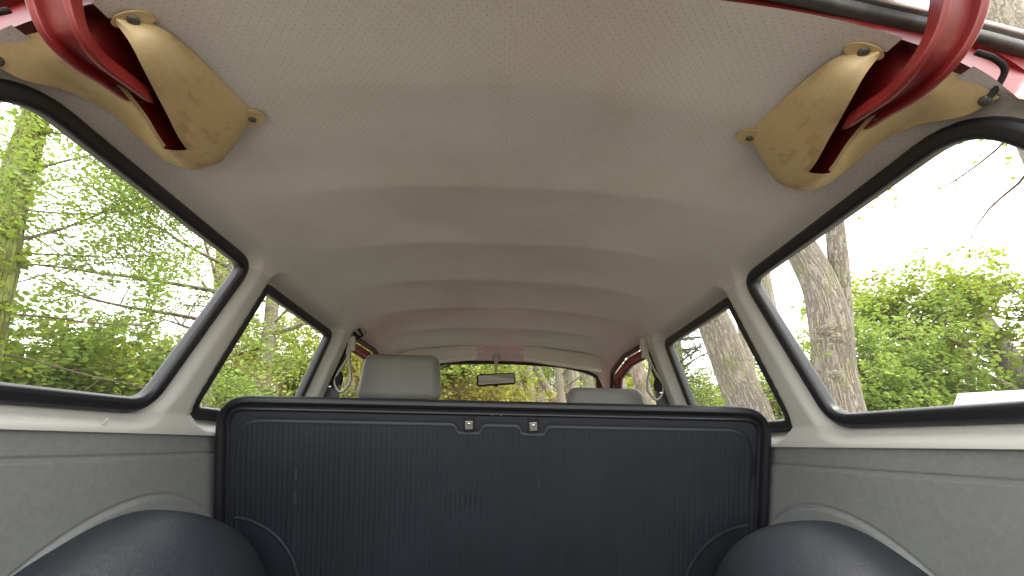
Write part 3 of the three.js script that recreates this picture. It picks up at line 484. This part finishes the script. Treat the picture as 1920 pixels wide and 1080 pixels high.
const LC = { broad: leafCluster(6, 0.062, 0.085, 301, 0.72), small: leafCluster(8, 0.038, 0.10, 303, 0.72), fine: leafCluster(9, 0.045, 0.10, 305, 0.5), oak: leafCluster(8, 0.085, 0.13, 307, 0.7), bush: leafCluster(9, 0.08, 0.12, 315, 0.62), farbush: leafCluster(9, 0.15, 0.2, 317, 0.62), needle: leafCluster(10, 0.07, 0.07, 309, 0.14), far: leafCluster(8, 0.30, 0.45, 311, 0.7), ivy: leafCluster(5, 0.06, 0.05, 313, 0.95) };
const HUE = { spring: [[0.31, 0.36, 0.05], [0.18, 0.25, 0.03]], yellow: [[0.36, 0.39, 0.05], [0.24, 0.29, 0.035]], green: [[0.11, 0.20, 0.03], [0.055, 0.11, 0.018]], mid: [[0.26, 0.34, 0.06], [0.16, 0.24, 0.04]], dark: [[0.045, 0.075, 0.03], [0.025, 0.045, 0.018]], olive: [[0.31, 0.38, 0.08], [0.20, 0.27, 0.05]] };
function crown(parent, name, pts, geo, hue, seed, sMin = 0.7, sMax = 1.3) {
  const R = rng(seed), m = new THREE.InstancedMesh(geo, leafMat, pts.length), q = new THREE.Quaternion(), X = new THREE.Matrix4(), c = new THREE.Color(), [a, b] = HUE[hue];
  pts.forEach((p, i) => {
    q.setFromEuler(new THREE.Euler((R() - 0.5) * 0.9, R() * 6.283, (R() - 0.5) * 0.9)); const s = sMin + (sMax - sMin) * R();
    X.compose(p, q, V(s, s, s)); m.setMatrixAt(i, X); const t = R(), f = 0.85 + 0.3 * R(); c.setRGB(mix(a[0], b[0], t) * f, mix(a[1], b[1], t) * f, mix(a[2], b[2], t) * f); m.setColorAt(i, c);
  });
  m.name = name; m.userData = { kind: 'stuff' }; m.castShadow = m.receiveShadow = true; parent.add(m); return m;
}
class Wood {
  constructor() { this.pos = []; this.uv = []; this.idx = []; }
  limb(pts, rad, sides, rough = 0, seed = 1) {
    const n = pts.length, base = this.pos.length / 3; let L = 0, ref = V(0.31, 0.2, 0.93);
    for (let i = 0; i < n; i++) {
      const T = pts[Math.min(n - 1, i + 1)].clone().sub(pts[Math.max(0, i - 1)]).normalize(), N = ref.clone().addScaledVector(T, -ref.dot(T)).normalize(), B = T.clone().cross(N); ref = N;
      if (i) L += pts[i].distanceTo(pts[i - 1]);
      for (let k = 0; k <= sides; k++) {
        const a = k / sides * 2 * Math.PI, kk = k % sides, r = rad[i] * (rough ? 1 + rough * (pn(kk * 5 / sides, L * 2.2, 5, 512, seed) - 0.5) * 2 + rough * 0.6 * (pn(kk * 9 / sides, L * 6, 9, 512, seed + 5) - 0.5) : 1);
        const p = pts[i].clone().addScaledVector(N, Math.cos(a) * r).addScaledVector(B, Math.sin(a) * r);
        this.pos.push(p.x, p.y, p.z); this.uv.push(a * rad[0], L);
      }
    }
    for (let i = 0; i < n - 1; i++) for (let k = 0; k < sides; k++) { const a = base + i * (sides + 1) + k, b = a + 1, c = a + sides + 1, d = c + 1; this.idx.push(a, c, d, a, d, b); }
  }
  knob(p, r, d) { const n = 10, base = this.pos.length / 3, N = d.clone().normalize(), A = V(0, 1, 0.1).addScaledVector(N, -N.y).normalize(), B = N.clone().cross(A); for (let j = 0; j <= 6; j++) for (let k = 0; k <= n; k++) { const ph = j / 6 * Math.PI / 2, a = k / n * 6.2832, rr = r * Math.cos(ph) * (1 + 0.15 * Math.sin(a * 3 + r * 50)), q = p.clone().addScaledVector(N, r * 0.55 * Math.sin(ph) * (j > 4 ? 0.8 : 1)).addScaledVector(A, rr * Math.cos(a)).addScaledVector(B, rr * Math.sin(a)); this.pos.push(q.x, q.y, q.z); this.uv.push(a * r, rr); } for (let j = 0; j < 6; j++) for (let k = 0; k < n; k++) { const a = base + j * (n + 1) + k, b = a + 1, c = a + n + 1, e = c + 1; this.idx.push(a, c, e, a, e, b); } }
  geo() { return geoFrom(this.pos, this.uv, this.idx); }
}
// recursive limb: wood for limbs, twigs, and leaf points
function grow(W, Lf, p, d, len, r, lvl, o, R) {
  r *= lvl < 2 ? 0.8 : 0.85; const n = lvl > 1 ? 9 : 6, pts = [p.clone()], rad = [r]; d = d.clone().normalize(); let q = p.clone();
  for (let i = 1; i <= n; i++) { d.add(V((R() - 0.5), (R() - 0.5), (R() - 0.5)).multiplyScalar(o.wig)); d.y += o.trop; d.normalize(); q = q.clone().addScaledVector(d, len / n); pts.push(q); rad.push(r * (1 - 0.78 * i / n)); }
  W.limb(pts, rad, r > 0.05 ? 9 : r > 0.012 ? 6 : 4);
  if (lvl > 0) { const k = Math.round(o.kids * (0.7 + 0.6 * R())); for (let c = 0; c < k; c++) { const t = 0.22 + 0.75 * (c + R()) / k, i = Math.min(n - 1, Math.floor(t * n)), b = pts[i].clone().lerp(pts[i + 1], t * n - i), T = pts[i + 1].clone().sub(pts[i]).normalize(), s = V(R() - 0.5, (R() - 0.5) * (o.flat ?? 1) + (o.lift ?? 0.1), R() - 0.5).normalize(); grow(W, Lf, b, T.multiplyScalar(0.55).add(s.multiplyScalar(o.spread ?? 0.9)), len * (0.38 + 0.3 * R()), r * (0.3 + 0.2 * R()), lvl - 1, o, R); } }
  if (Lf && lvl <= (o.leafLvl ?? 1)) { const k = Math.max(1, Math.round(len * o.leaf * (lvl === 0 ? 1 : 0.5))); for (let c = 0; c < k; c++) { const t = 0.15 + 0.85 * R(), i = Math.min(n - 1, Math.floor(t * n)); Lf.push(pts[i].clone().lerp(pts[i + 1], t * n - i).add(V(R() - 0.5, R() - 0.6, R() - 0.5).multiplyScalar(o.jit ?? 0.12))); } }
}
const path = (pts, n) => { const c = new THREE.CatmullRomCurve3(pts.map(p => V(p[0], p[1], p[2])), false, 'centripetal'), N = n || 40, out = [], rad = []; const f = spl(pts.map((p, i) => [i / (pts.length - 1), p[3]])); for (let i = 0; i <= N; i++) { out.push(c.getPoint(i / N)); rad.push(f(i / N)); } return [out, rad]; };
const along = (pts, rad, y) => { for (let i = 1; i < pts.length; i++) if (pts[i].y >= y) { const t = (y - pts[i - 1].y) / (pts[i].y - pts[i - 1].y); return [pts[i - 1].clone().lerp(pts[i], t), mix(rad[i - 1], rad[i], t)]; } return [pts[pts.length - 1].clone(), rad[rad.length - 1]]; };
function tree(name, label, spec) {
  const g = thing(name, label, 'tree', spec.group), R = rng(spec.seed), W = new Wood(), limbs = [], Lf = [], newLimb = () => { const w = new Wood(); limbs.push(w); return w; }, [pts, rad] = path(spec.trunk, 70);
  rad[0] *= 1.35; rad[1] *= 1.15;
  W.limb(pts, rad, 22, spec.rough ?? 0.06, spec.seed);
  for (const f of spec.forks || []) { const [a, b] = path(f, 30); W.limb(a, b, 18, spec.rough ?? 0.06, spec.seed + 3); for (const l of spec.forkLimbs || []) { const [p, r] = along(a, b, l[0]); grow(newLimb(), Lf, p, V(l[1], l[2], l[3]), l[4], l[5] ?? r * 0.4, l[6] ?? 2, spec.o, R); } }
  for (const k of spec.knobs || []) { const [p, r] = along(pts, rad, k[0]); const d = V(Math.cos(k[1]), 0, Math.sin(k[1])); W.knob(p.addScaledVector(d, r * 0.9), k[2], d); }
  for (const l of spec.limbs || []) { const [p, r] = along(pts, rad, l[0]); grow(newLimb(), Lf, p, V(l[1], l[2], l[3]), l[4], l[5] ?? r * 0.4, l[6] ?? 2, spec.o, R); }
  if (spec.auto) { const [y0, y1, n, l0, l1, up] = spec.auto; for (let i = 0; i < n; i++) { const y = mix(y0, y1, (i + R()) / n), a = R() * 6.283, [p, r] = along(pts, rad, y), k = (y - y0) / (y1 - y0); grow(newLimb(), Lf, p, V(Math.cos(a), up + R() * 0.4, Math.sin(a)), mix(l0, l1, k) * (0.7 + 0.6 * R()), Math.min(r * 0.45, 0.07), spec.lvl ?? 2, spec.o, R); } }
  const tr = part(g, 'trunk', W.geo(), spec.bark);
  for (const w of limbs) part(g, 'limb', w.geo(), spec.limbMat || BK.twig);
  if (spec.ivy) { const I = []; for (let i = 0; i < spec.ivy[2]; i++) { const [p, r] = along(pts, rad, mix(spec.ivy[0], spec.ivy[1], R())), a = R() * 6.283, e = 0.6 + 0.6 * R() + (R() < 0.25 ? 0.7 * R() : 0); if (pn(a * 1.6, p.y * 1.7, 10, 64, spec.seed) < 0.42) continue; I.push(p.add(V(Math.cos(a) * r * e * 1.15, 0, Math.sin(a) * r * e * 1.15))); } crown(g, 'ivy', I, LC.ivy, spec.ivy[3] || 'spring', spec.seed + 5); }
  if (spec.gap) { const keep = Lf.filter(p => pn((p.x * 0.9 + p.z * 0.5) * 1.5 + 400, (p.y + 0.3 * p.z) * 1.5 + 400, 4096, 4096, spec.seed) > spec.gap); Lf.length = 0; Lf.push(...keep); }
  if (Lf.length) crown(g, 'crown', Lf, LC[spec.leafGeo || 'small'], spec.hue || 'spring', spec.seed + 9, spec.ls?.[0], spec.ls?.[1]);
  return g;
}
function shrub(label, x, z, h, w, seed, hue, leafN, geo = 'bush', bare = 0.15) {
  const g = thing('shrub', label, 'shrub', 'shrubs round the car'), R = rng(seed), W = new Wood(), Lf = [];
  const n = 9 + Math.round(w * 2);
  for (let i = 0; i < n; i++) { const a = R() * 6.283, rr = Math.sqrt(R()) * w * 0.5, b = V(x + Math.cos(a) * rr * 0.5, 0, z + Math.sin(a) * rr * 0.5); grow(W, R() < bare ? null : Lf, b, V(Math.cos(a) * 0.45 * rr / (w * 0.5 + 0.01), 1, Math.sin(a) * 0.45 * rr / (w * 0.5 + 0.01)), h * (0.62 + 0.42 * R()), 0.022, 2, { wig: 0.16, trop: 0.03, kids: 5, leaf: 4, leafLvl: 1, jit: 0.25, spread: 0.8, lift: 0.3 }, R); }
  for (let i = 0; i < leafN; i++) { const a = R() * 6.283, u = Math.pow(R(), 0.45), y = R(), prof = Math.sin(Math.pow(y, 0.75) * Math.PI * 0.92 + 0.12), q = 0.75 + 0.5 * pn(a * 2.2 + 20, y * 5, 14, 64, seed), rr = w * 0.5 * u * prof * q; if (pn((x + Math.cos(a) * rr) * 2.2 + 300, (y * h + Math.sin(a) * rr) * 2.2 + 300, 1024, 1024, seed + 2) < 0.36) continue; Lf.push(V(x + Math.cos(a) * rr, 0.12 + y * h * (0.82 + 0.3 * pn(a * 3 + 9, 1.5, 19, 64, seed + 4)), z + Math.sin(a) * rr)); }
  part(g, 'stems', W.geo(), BK.twig); crown(g, 'foliage', Lf, LC[geo], hue, seed + 1); return g;
}
// --- left of the car
tree('leaning_tree', 'mossy ivy-covered leaning trunk at the far left window edge', { seed: 11, bark: BK.mossy, rough: 0.1, trunk: [[-5.25, 0, -4.65, 0.23], [-5.40, 1.27, -4.45, 0.185], [-5.57, 2.84, -4.24, 0.155], [-5.64, 3.53, -4.14, 0.14], [-5.71, 4.48, -4.04, 0.12], [-5.9, 7, -3.8, 0.08], [-6.1, 9.5, -3.6, 0.03]], ivy: [1.0, 5.2, 480, 'spring'], gap: 0.48, hue: 'mid', leafGeo: 'small',
  limbs: [[3.0, 0.75, 0.55, -0.5, 1.5, 0.026], [3.9, 0.6, 0.5, -0.5, 1.9, 0.02], [2.2, 0.7, 0.1, -0.4, 2.2, 0.016], [2.7, 0.3, 0.2, 0.9, 1.8, 0.016], [4.4, 0.9, 0.3, -0.3, 2.0, 0.018], [5.0, 0.5, 0.5, 0.4, 2.0, 0.018], [1.8, 0.8, 0.05, -0.7, 2.2, 0.014], [3.4, 0.9, 0.15, -0.2, 2.1, 0.016], [2.9, 0.6, 0.1, -0.8, 2.2, 0.016]], o: { wig: 0.3, trop: 0.01, kids: 7, leaf: 19, leafLvl: 1, jit: 0.3, flat: 0.7, spread: 0.9 } });
tree('hazel_tree', 'small-leaved hazel with drooping thin branches left of the rear window', { seed: 17, bark: BK.mossy, trunk: [[-7.3, 0, -4.9, 0.05], [-7.25, 1.5, -5.0, 0.045], [-7.1, 3, -5.1, 0.035], [-7.0, 5.0, -5.2, 0.02]], gap: 0.47, hue: 'mid', leafGeo: 'small', auto: [0.9, 4.8, 15, 2.2, 1.6, 0.15], o: { wig: 0.3, trop: -0.01, kids: 5, leaf: 18, leafLvl: 1, jit: 0.2, flat: 0.6 } });
tree('birch_tree', 'slim pale birch trunk with dark bands behind the left rear window', { seed: 23, bark: BK.birch, rough: 0.03, trunk: [[-6.55, 0, -10.05, 0.16], [-6.72, 2.2, -9.94, 0.135], [-6.95, 3.71, -9.78, 0.128], [-7.22, 5.5, -9.58, 0.12], [-7.6, 9, -9.3, 0.08], [-7.8, 12, -9.2, 0.03]], hue: 'spring', leafGeo: 'small', auto: [2.6, 10, 15, 2.0, 1.8, 0.2], o: { wig: 0.2, trop: -0.02, kids: 6, leaf: 4, jit: 0.2 } });
tree('young_oak', 'young oak with wide dark branches reaching left beside the birch', { seed: 29, bark: BK.brown, trunk: [[-5.2, 0, -7.55, 0.17], [-5.25, 2.5, -7.5, 0.14], [-5.3, 5, -7.45, 0.11], [-5.4, 8, -7.4, 0.04]], gap: 0.5, hue: 'spring', leafGeo: 'broad', limbs: [[3.0, -1, 0.25, 0.35, 3.4, 0.05], [3.6, -1, 0.18, 0.5, 3.6, 0.05], [4.1, -0.9, 0.3, 0.2, 3.2, 0.045], [2.4, -0.9, 0.12, 0.1, 2.6, 0.04], [4.7, -0.8, 0.4, 0.5, 3.0, 0.04], [3.3, -0.5, 0.2, -0.9, 2.4, 0.04], [5.3, 0.4, 0.5, 0.7, 2.4, 0.04], [5.0, -0.7, 0.2, 0.9, 2.6, 0.04]], o: { wig: 0.2, trop: 0.0, kids: 6, leaf: 8, jit: 0.28, flat: 0.5 } });
tree('straight_oak', 'straight grey trunk with bare side limbs behind the left passenger window', { seed: 31, bark: BK.smooth, trunk: [[-5.44, 0, -9.6, 0.22], [-5.42, 1.6, -9.57, 0.178], [-5.40, 2.18, -9.58, 0.166], [-5.48, 3.16, -9.54, 0.15], [-5.59, 4.41, -9.47, 0.142], [-5.8, 8, -9.3, 0.1], [-5.9, 11, -9.2, 0.03]], hue: 'spring', leafGeo: 'small', limbMat: BK.smooth, limbs: [[3.35, 0.95, 0.12, 0.1, 2.6, 0.075], [3.5, 0.7, 0.75, 0.2, 2.2, 0.045], [3.45, -0.9, 0.35, 0.3, 2.0, 0.05], [4.1, -0.8, 0.1, 0.4, 2.0, 0.04], [4.3, 0.9, 0.1, 0.2, 2.4, 0.04]], o: { wig: 0.26, trop: 0.01, kids: 5, leaf: 3.2, jit: 0.15 } });
const LS = [['low bright shrub under the mossy leaning trunk', -7.1, -5.2, 2.3, 2.8, 41, 'mid', 1500], ['low shrub beneath the hazel at the left rear window', -6.9, -6.8, 2.35, 2.8, 43, 'spring', 1500], ['green shrub between hazel and birch', -6.5, -8.3, 2.5, 2.6, 45, 'mid', 1400], ['yellow-green shrub behind the birch trunk', -7.6, -11.0, 2.9, 2.6, 47, 'spring', 1500], ['tall pale shrub left of the straight grey trunk', -7.4, -13.0, 3.4, 3.0, 49, 'spring', 1600], ['yellow-green shrub right of the straight grey trunk', -4.9, -12.2, 3.5, 3.0, 51, 'yellow', 2000], ['leafy shrub behind the left grab strap', -4.6, -13.6, 4.2, 3.2, 53, 'spring', 2000], ['shrub seen through the left door glass', -5.3, -17.5, 5.0, 4.2, 55, 'yellow', 2200]];
for (const a of LS) { a[7] = Math.round(a[7] * 1.15); shrub(...a); }
// --- ahead of the car
shrub('tall yellow-green bush filling the left of the windscreen', -1.75, -13.5, 5.0, 3.4, 61, 'olive', 3200, 'farbush');
shrub('wide dull bush far behind the windscreen trunks', 3.4, -29, 7.6, 7.0, 62, 'olive', 1500, 'farbush');
shrub('far tall bush between mirror and windscreen trunks', 0.2, -27, 5.6, 5.0, 64, 'olive', 1300, 'farbush');
shrub('far bush beside the right windscreen pillar', 8.2, -27, 6.0, 6.0, 66, 'olive', 2000, 'farbush');
shrub('second tall pale bush behind the left head restraint', -4.2, -20, 5.6, 5.0, 63, 'olive', 2600, 'farbush');
shrub('bright yellow bush below the rear-view mirror', -0.3, -12.4, 2.6, 2.0, 65, 'yellow', 3000);
shrub('sparse bush right of the rear-view mirror', 1.2, -14.6, 2.5, 2.4, 67, 'olive', 300, 'fine', 0.7);
const AH = [['w1', 1.85, -21.9, 1.6, 0.17], ['w2', 2.7, -17.8, 1.45, 0.185], ['w3', 2.35, -15.8, 2.25, 0.18], ['w4', 3.55, -19.7, 3.4, 0.2], ['w5', 3.05, -13.7, 2.8, 0.21], ['w6', 5.85, -24.3, 5.9, 0.16], ['w7', 1.55, -20, 0.75, 0.1], ['w8', 3.2, -25.8, 2.0, 0.165], ['w9', 4.1, -22.5, 4.2, 0.19], ['w10', 2.55, -23.5, 2.3, 0.15]];
const AL = ['slim trunk nearest right of the rear-view mirror', 'trunk leaning left in the middle of the windscreen', 'straight trunk left of the right head restraint', 'trunk just above the right head restraint', 'broadest trunk in the windscreen, above the right head restraint', 'thin trunk beside the right windscreen pillar', 'thin leaning pole-like trunk right of the mirror', 'far leaning trunk among the windscreen trunks', 'far straight trunk right of the broadest windscreen trunk', 'far slim trunk in the middle of the windscreen grove'];
AH.forEach(([k, x, z, xt, r], i) => tree('grove_tree', AL[i], { group: 'trunks ahead of the car', seed: 71 + i * 3, bark: i % 2 ? BK.brown : BK.smooth, trunk: [[x + (x - xt) * 0.4, 0, z, r * 1.2], [x, 2.2, z, r], [mix(x, xt, 0.8), 3.9, z, r * 0.9], [xt - (x - xt) * 0.5, 6.5, z, r * 0.7], [xt - (x - xt), 11, z, 0.03]], auto: [2.6, 9, 8, 1.6, 1.6, 0.4], o: { wig: 0.25, trop: 0.02, kids: 4, leaf: 1.2, jit: 0.15 }, leafGeo: 'small', hue: 'olive', limbMat: BK.brown }));
// --- right of the car
tree('door_tree', 'thin trunk framed by the right door glass near the windscreen', { group: 'trunks by the right door', seed: 111, bark: BK.smooth, trunk: [[2.66, 0, -8.6, 0.11], [2.61, 1.85, -8.61, 0.09], [2.54, 2.57, -8.64, 0.085], [2.3, 6, -8.7, 0.06], [2.2, 9, -8.7, 0.02]], auto: [3, 8, 6, 1.2, 1.2, 0.4], o: { wig: 0.25, trop: 0.02, kids: 4, leaf: 0.8, jit: 0.15 }, hue: 'olive' });
tree('door_tree', 'thicker leaning trunk framed by the right door glass beside the strap', { group: 'trunks by the right door', seed: 113, bark: BK.brown, trunk: [[2.5, 0, -6.55, 0.15], [2.36, 1.62, -6.59, 0.125], [2.30, 1.95, -6.61, 0.118], [2.22, 2.39, -6.64, 0.112], [1.9, 5, -6.7, 0.08], [1.7, 9, -6.7, 0.03]], auto: [3, 8, 6, 1.4, 1.2, 0.4], o: { wig: 0.25, trop: 0.02, kids: 4, leaf: 0.8, jit: 0.15 }, hue: 'olive' });
tree('conifer', 'slim conifer with dark sparse twigs left of the big barked trunk', { seed: 117, bark: BK.smooth, trunk: [[5.3, 0, -11.9, 0.15], [5.31, 2.14, -11.87, 0.122], [5.33, 4.34, -11.86, 0.105], [5.35, 8, -11.85, 0.07], [5.35, 12, -11.8, 0.02]], auto: [1.7, 10, 46, 1.15, 0.9, -0.1], lvl: 1, o: { wig: 0.2, trop: -0.01, kids: 5, leaf: 18, jit: 0.1, flat: 0.4 }, hue: 'dark', leafGeo: 'needle' });
tree('large_oak_trunk', 'thick furrowed trunk with broken stub filling the right passenger window', { seed: 121, bark: BK.brown, rough: 0.045, trunk: [[2.95, 0, -4.66, 0.27], [2.84, 1.44, -4.72, 0.225], [2.76, 1.90, -4.76, 0.208], [2.68, 2.37, -4.80, 0.20], [2.61, 2.76, -4.84, 0.192], [2.4, 4.5, -4.95, 0.17], [2.1, 8, -5.0, 0.11], [2.0, 11, -5, 0.04]], knobs: [[2.47, 2.2, 0.085], [2.52, 2.9, 0.06], [2.38, 2.55, 0.05]], limbs: [[2.42, -0.95, 0.12, 0.2, 0.14, 0.022, 0], [1.55, 0.8, 0.25, 0.7, 1.0, 0.014, 2], [1.45, 0.9, 0.15, 0.2, 1.1, 0.012, 2]], auto: [6, 10, 6, 2, 1.6, 0.4], o: { wig: 0.25, trop: 0.02, kids: 5, leaf: 2, jit: 0.15 } });
tree('slender_tree', 'slender trunk just right of the thick furrowed trunk', { seed: 127, bark: BK.smooth, trunk: [[4.74, 0, -7.66, 0.14], [4.75, 1.81, -7.65, 0.108], [4.77, 2.45, -7.64, 0.098], [4.78, 3.24, -7.63, 0.09], [4.75, 6, -7.6, 0.07], [4.7, 10, -7.5, 0.02]], knobs: [[2.6, 1.9, 0.03]], auto: [5, 9, 6, 1.5, 1.2, 0.4], o: { wig: 0.25, trop: 0.02, kids: 4, leaf: 1.5, jit: 0.15 } });
tree('slender_tree', 'slender knobbly trunk at the front corner of the right rear window', { seed: 131, bark: BK.smooth, trunk: [[4.68, 0, -6.5, 0.13], [4.66, 2.61, -6.51, 0.085], [4.65, 3.26, -6.51, 0.083], [4.67, 3.96, -6.5, 0.08], [4.7, 7, -6.5, 0.06], [4.7, 10, -6.4, 0.02]], knobs: [[2.95, 0.5, 0.035], [3.35, 0.3, 0.035]], auto: [5.5, 9, 6, 1.4, 1.2, 0.4], o: { wig: 0.25, trop: 0.02, kids: 4, leaf: 1.5, jit: 0.15 } });
tree('forked_tree', 'forked grey-brown trunk with pale knots in the right rear window', { seed: 137, bark: BK.brown, rough: 0.04, trunk: [[3.18, 0, -3.88, 0.215], [3.21, 1.33, -3.84, 0.172], [3.23, 1.75, -3.82, 0.168], [3.25, 2.0, -3.80, 0.178], [3.27, 2.27, -3.78, 0.176], [3.275, 2.62, -3.79, 0.158], [3.23, 2.93, -3.82, 0.152], [3.16, 3.28, -3.87, 0.148], [2.95, 5, -4.0, 0.12], [2.7, 9, -4.2, 0.04]], forks: [[[3.30, 1.75, -3.82, 0.10], [3.41, 2.23, -3.81, 0.098], [3.47, 2.67, -3.75, 0.092], [3.54, 3.33, -3.68, 0.084], [3.65, 5, -3.5, 0.06], [3.8, 8, -3.3, 0.02]]], knobs: [[2.08, 2.45, 0.07], [2.0, 2.05, 0.055], [1.66, 2.35, 0.05]], auto: [5.5, 8.5, 6, 1.6, 1.4, 0.4], o: { wig: 0.25, trop: 0.02, kids: 5, leaf: 2, jit: 0.15 } });
tree('spreading_oak', 'broad leafy oak with spreading branches at the right window edge', { seed: 143, bark: BK.brown, rough: 0.08, trunk: [[12.6, 0, -9.2, 0.42], [12.5, 1.6, -9.3, 0.36], [12.3, 2.8, -9.4, 0.30], [12.2, 4.2, -9.5, 0.17], [12.1, 5.2, -9.5, 0.05]], leafGeo: 'oak', hue: 'spring', limbMat: BK.brown, limbs: [[1.9, -0.8, 0.2, -0.35, 3.0, 0.13, 3], [2.3, -0.75, 0.25, 0.1, 2.8, 0.12, 3], [2.8, -0.7, 0.45, -0.5, 2.6, 0.11, 3], [3.0, 0.3, 0.4, 0.9, 2.6, 0.12, 3], [2.5, 0.1, 0.3, -0.9, 2.8, 0.12, 3], [3.2, -0.5, 0.6, 0.3, 2.2, 0.1, 3], [3.4, 0.3, 0.8, -0.2, 1.8, 0.09, 3], [2.2, -0.4, 0.3, 0.9, 2.8, 0.11, 3], [3.1, -0.9, 0.45, -0.1, 2.4, 0.09, 3], [2.1, -0.9, 0.08, -0.1, 2.9, 0.1, 3]], o: { wig: 0.24, trop: 0.01, kids: 5, leaf: 5.2, leafLvl: 1, jit: 0.3, flat: 0.6, spread: 0.9 } });
tree('overhanging_tree', 'near trunk rising above the raised tailgate at top right, bare twigs', { seed: 149, bark: BK.smooth, trunk: [[3.25, 0, -1.95, 0.19], [3.12, 1.6, -1.8, 0.15], [3.0, 3.1, -1.66, 0.125], [2.93, 3.7, -1.6, 0.12], [2.8, 6, -1.5, 0.09], [2.7, 9, -1.4, 0.03]], limbs: [[2.6, 0.55, 0.12, -0.9, 2.3, 0.012, 2], [2.85, 0.5, 0.05, -1, 2.0, 0.010, 2], [3.0, 0.8, 0.2, -0.8, 1.4, 0.009, 1]], auto: [6, 8.5, 4, 1.5, 1.3, 0.4], o: { wig: 0.2, trop: -0.01, kids: 2, leaf: 0.5, jit: 0.1 } });
const RS = [['pale green shrub behind the forked trunk', 7.5, -8.8, 2.9, 3.2, 161, 'mid', 1800], ['pale green shrub between forked trunk and spreading oak', 8.8, -8.6, 2.7, 2.6, 163, 'mid', 1700], ['low shrub left of the forked trunk', 6.8, -9.7, 2.5, 2.8, 165, 'spring', 1500], ['twiggy shrub under the slender trunk at the rear quarter', 4.9, -8.5, 2.3, 2.2, 167, 'olive', 700, 'fine', 0.6], ['low olive shrub right of the thick furrowed trunk', 4.9, -9.9, 2.5, 2.4, 169, 'olive', 900, 'fine', 0.4], ['yellow-green shrub left of the thick furrowed trunk', 4.9, -12.9, 2.9, 2.6, 171, 'spring', 1200], ['dark shrub at the foot of the conifer', 5.6, -11.2, 2.2, 1.4, 173, 'green', 800], ['green shrub behind the pale shed roof', 11.0, -8.6, 1.9, 2.6, 175, 'mid', 1000]];
for (const a of RS) { a[7] = Math.round(a[7] * 1.5); shrub(...a); }
{ // pale shed roof at the right
  const sh = thing('shed', 'low shed with pale grey sheet roof under the spreading oak', 'shed');
  const A = V(6.77, 1.83, -5.93), D = V(0.62, 0, 0.785).normalize(), F = V(-0.66, 0, 0.2).addScaledVector(D, 0).normalize(), B = A.clone().addScaledVector(D, 4.2);
  const f2 = V(-D.z, 0, D.x);                    // towards the car
  const roof = (sg) => grid(24, 6, (u, v) => { const p = A.clone().lerp(B, u).addScaledVector(f2, sg * v * 1.3); p.addScaledVector(D, -0.1 * v); return [p.x, p.y - v * 0.42 + 0.006 * Math.sin(u * 24 * Math.PI), p.z, u * 4, v]; });
  const zinc = mat({ map: rep(tex(256, 256, (u, v) => { const a = fbm(u, v, 5, 5, 4, 401); const k = 0.54 + 0.1 * a; return [k, k * 1.01, k * 1.05]; }), 1), roughness: 0.6 });
  part(sh, 'roof_sheet', roof(1), zinc); part(sh, 'roof_sheet', roof(-1), zinc);
  const mid = A.clone().lerp(B, 0.5);
  part(sh, 'wall', new THREE.BoxGeometry(3.9, 1.36, 2.2).rotateY(Math.atan2(-D.z, D.x)).translate(mid.x, 0.68, mid.z), mat({ rgb: [0.25, 0.2, 0.14], roughness: 0.9 }));
}
{ // far thicket closing the horizon all round
  const R = rng(991), P = [];
  for (let i = 0; i < 15000; i++) { const a = R() * 6.283, d = 34 + 26 * R(), h = (2.2 + 3.6 * pn(a * 7, d * 0.05, 44, 64, 7) + 1.6 * pn(a * 30, 1, 188, 64, 9)) * Math.pow(R(), 0.6); P.push(V(Math.sin(a) * d, 0.2 + h, -Math.cos(a) * d)); }
  const g = new THREE.Group(); const m = crown(g, 'distant_thicket', P, LC.far, 'spring', 993, 0.8, 1.6); scene.add(m);
  m.userData = { kind: 'stuff', label: 'distant mass of spring-green undergrowth along the horizon', category: 'undergrowth' };
}

renderer.render(scene, camera);
